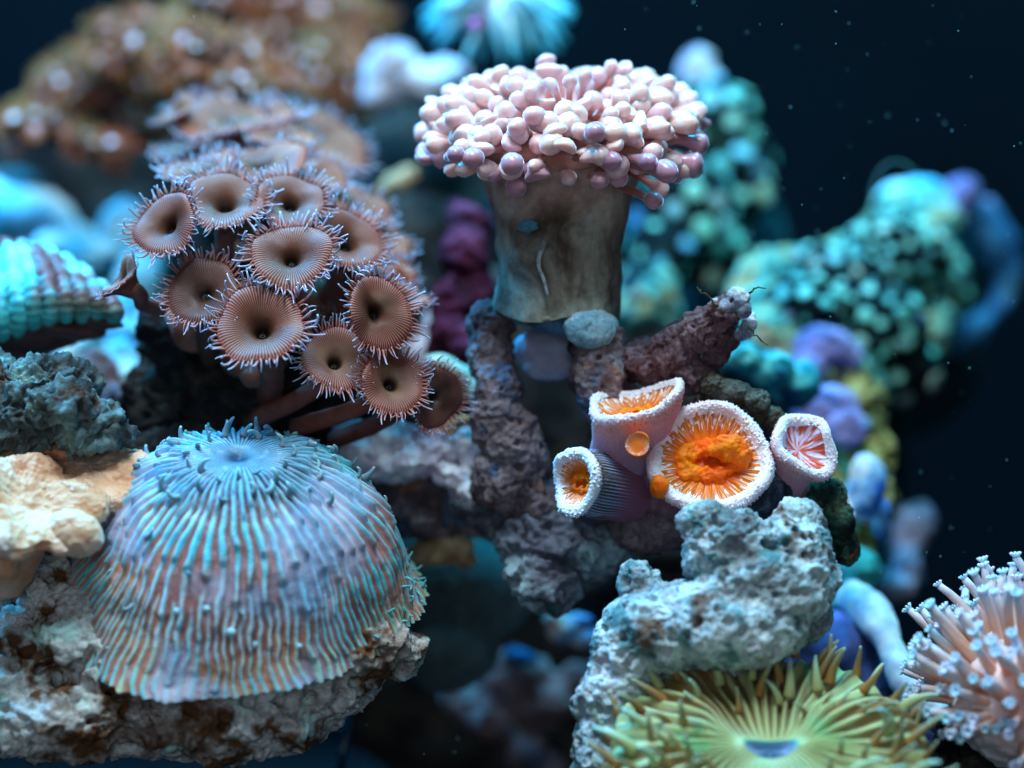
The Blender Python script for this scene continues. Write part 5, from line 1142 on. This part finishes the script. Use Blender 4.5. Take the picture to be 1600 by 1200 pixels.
colony('green_button_colony', 'sloping blurred bed of small teal and green button polyps in the right background', 'coral',
       [B(1300, 430, 50, 90, 50, 50), B(1400, 400, 50.5, 90, 64, 50), B(1250, 480, 49, 80, 50, 46), B(1350, 500, 49.5, 100, 60, 50), B(1440, 480, 51, 50, 60, 46)], teal_rock, [gb, gb2], 0.13, 280, 0.33, seed=76, facing=-0.2, minz=-0.9, jit=.2)
colony('blue_button_colony', 'cluster of shadowed blue-teal round polyps under the right background reef', 'coral',
       [B(1390, 520, 49.6, 66, 46, 40), B(1420, 560, 50, 50, 50, 40), B(1380, 600, 50, 60, 40, 40)], teal_rock, [gb], 0.2, 60, 0.5, seed=77, facing=0.0, minz=-0.9, jit=.12)
rock('pale_top_lump', 'pale lilac-white blurred lump on top of the mint-green column', 'rock', [B(1090, 100, 54, 26, 24, 26), B(1080, 120, 54, 24, 24, 26), B(1104, 122, 54, 24, 22, 26)], lilac_m, voxel=0.07, pit=0.05, pit2=0, seed=62)

# ------------------------------------------------------------------ glowing feathery anemone, top
m = M('feather_tentacle', rough=0.4, sss=0.5, rad=(.6, .9, 1), sss_scale=0.003)
m.color(m.mix(m.ramp(m.sep(m.uvo())[1], [(0.2, 0.0), (0.9, 1.0)]), C(236, 250, 250), C(80, 214, 240))); fe_m = m.m
fc = P(775, 8, 50)
fea = thing('feather_anemone', 'blurred cyan and white feathery anemone hanging into the frame above the bubble coral', 'anemone', fc)
g = random.Random(41)
for i in range(90):
    a = g.uniform(-0.2, 2 * pi); tgt = P(780 + 122 * cos(a) * g.uniform(.5, 1.05), 22 - 92 * sin(a) * g.uniform(.5, 1.0), 50 + g.uniform(-1, 1))
    n_ = 10; mid_ = (fc + tgt) / 2 + Uv * g.uniform(.1, .4) + Fv * g.uniform(-.5, .2)
    pth = spline([fc, mid_, tgt], n_); V, Fc, uv = tube_mesh(pth, np.interp(np.linspace(0, 1, n_), [0, .5, 1], [.16, .12, .03]), 7)
    pw('tentacle', V, Fc, fe_m, fea, uv)
blob_part('body', [B(775, 10, 50, 56, 40, 40), B(740, 20, 50, 30, 30, 30), B(820, 16, 50, 40, 26, 30)], soft_mat('feather_body', C(180, 220, 236), C(236, 226, 240), 0.8, sss=.4), fea, 0.06)
blob_part('mouth', [B(742, 38, 48.7, 10, 9, 8)], soft_mat('feather_mouth', C(230, 110, 190), C(236, 150, 210), 0.8, sss=.4), fea, 0.04, 0.01)

# ------------------------------------------------------------------ faint glass frame at the bottom left, and drifting specks
m = M('dark_acrylic', rough=0.2, spec=0.5); m.color(C(8, 44, 58)); gl = m.m
fs = thing('acrylic_stand', 'dark teal acrylic stand edge at the bottom left under the base rock', 'stand', P(470, 1230, 44))
V, Fc, uv = tube_mesh([P(545, 1100, 44), P(535, 1180, 44), P(520, 1300, 44)], 0.09, 6); pw('leg', V, Fc, gl, fs, uv)
V, Fc, uv = tube_mesh([P(380, 1150, 43.2), P(460, 1146, 43.6), P(545, 1142, 44)], 0.05, 6); pw('rail', V, Fc, gl, fs, uv)
pth = spline([P(1358, 305, 47), P(1372, 270, 47), P(1392, 253, 47), P(1415, 256, 47), P(1438, 275, 47)], 20)
V, Fc, uv = tube_mesh(pth, 0.014, 5)
solo('drifting_thread', V, Fc, soft_mat('thread', C(60, 110, 110), C(90, 140, 140), sss=0), 'faint thin curved thread floating above the right background reef', 'thread')
g = random.Random(55); lst = []
for i in range(150):
    d_ = g.uniform(39.5, 44); px_ = g.uniform(1130, 1600) if i % 4 else g.uniform(300, 1130); py_ = g.uniform(0, 900) if i % 4 else g.choice([g.uniform(0, 60), g.uniform(1050, 1200)])
    r_ = g.choice([0.004, 0.006, 0.008, 0.010]); c_ = P(px_, py_, d_)
    lst.append(_ICO1[0] * r_ * [1, 1, g.uniform(1, 1.8)] + c_)
V = np.vstack(lst); Fc = np.vstack([_ICO1[1] + i * len(_ICO1[0]) for i in range(len(lst))])
m = M('drifting_speck', rough=0.5); m.color(C(150, 190, 200))
solo('drifting_specks', V, Fc, m.m, 'tiny pale specks of debris drifting in the dark water', 'debris', base=P(800, 600, 40), kind='stuff')
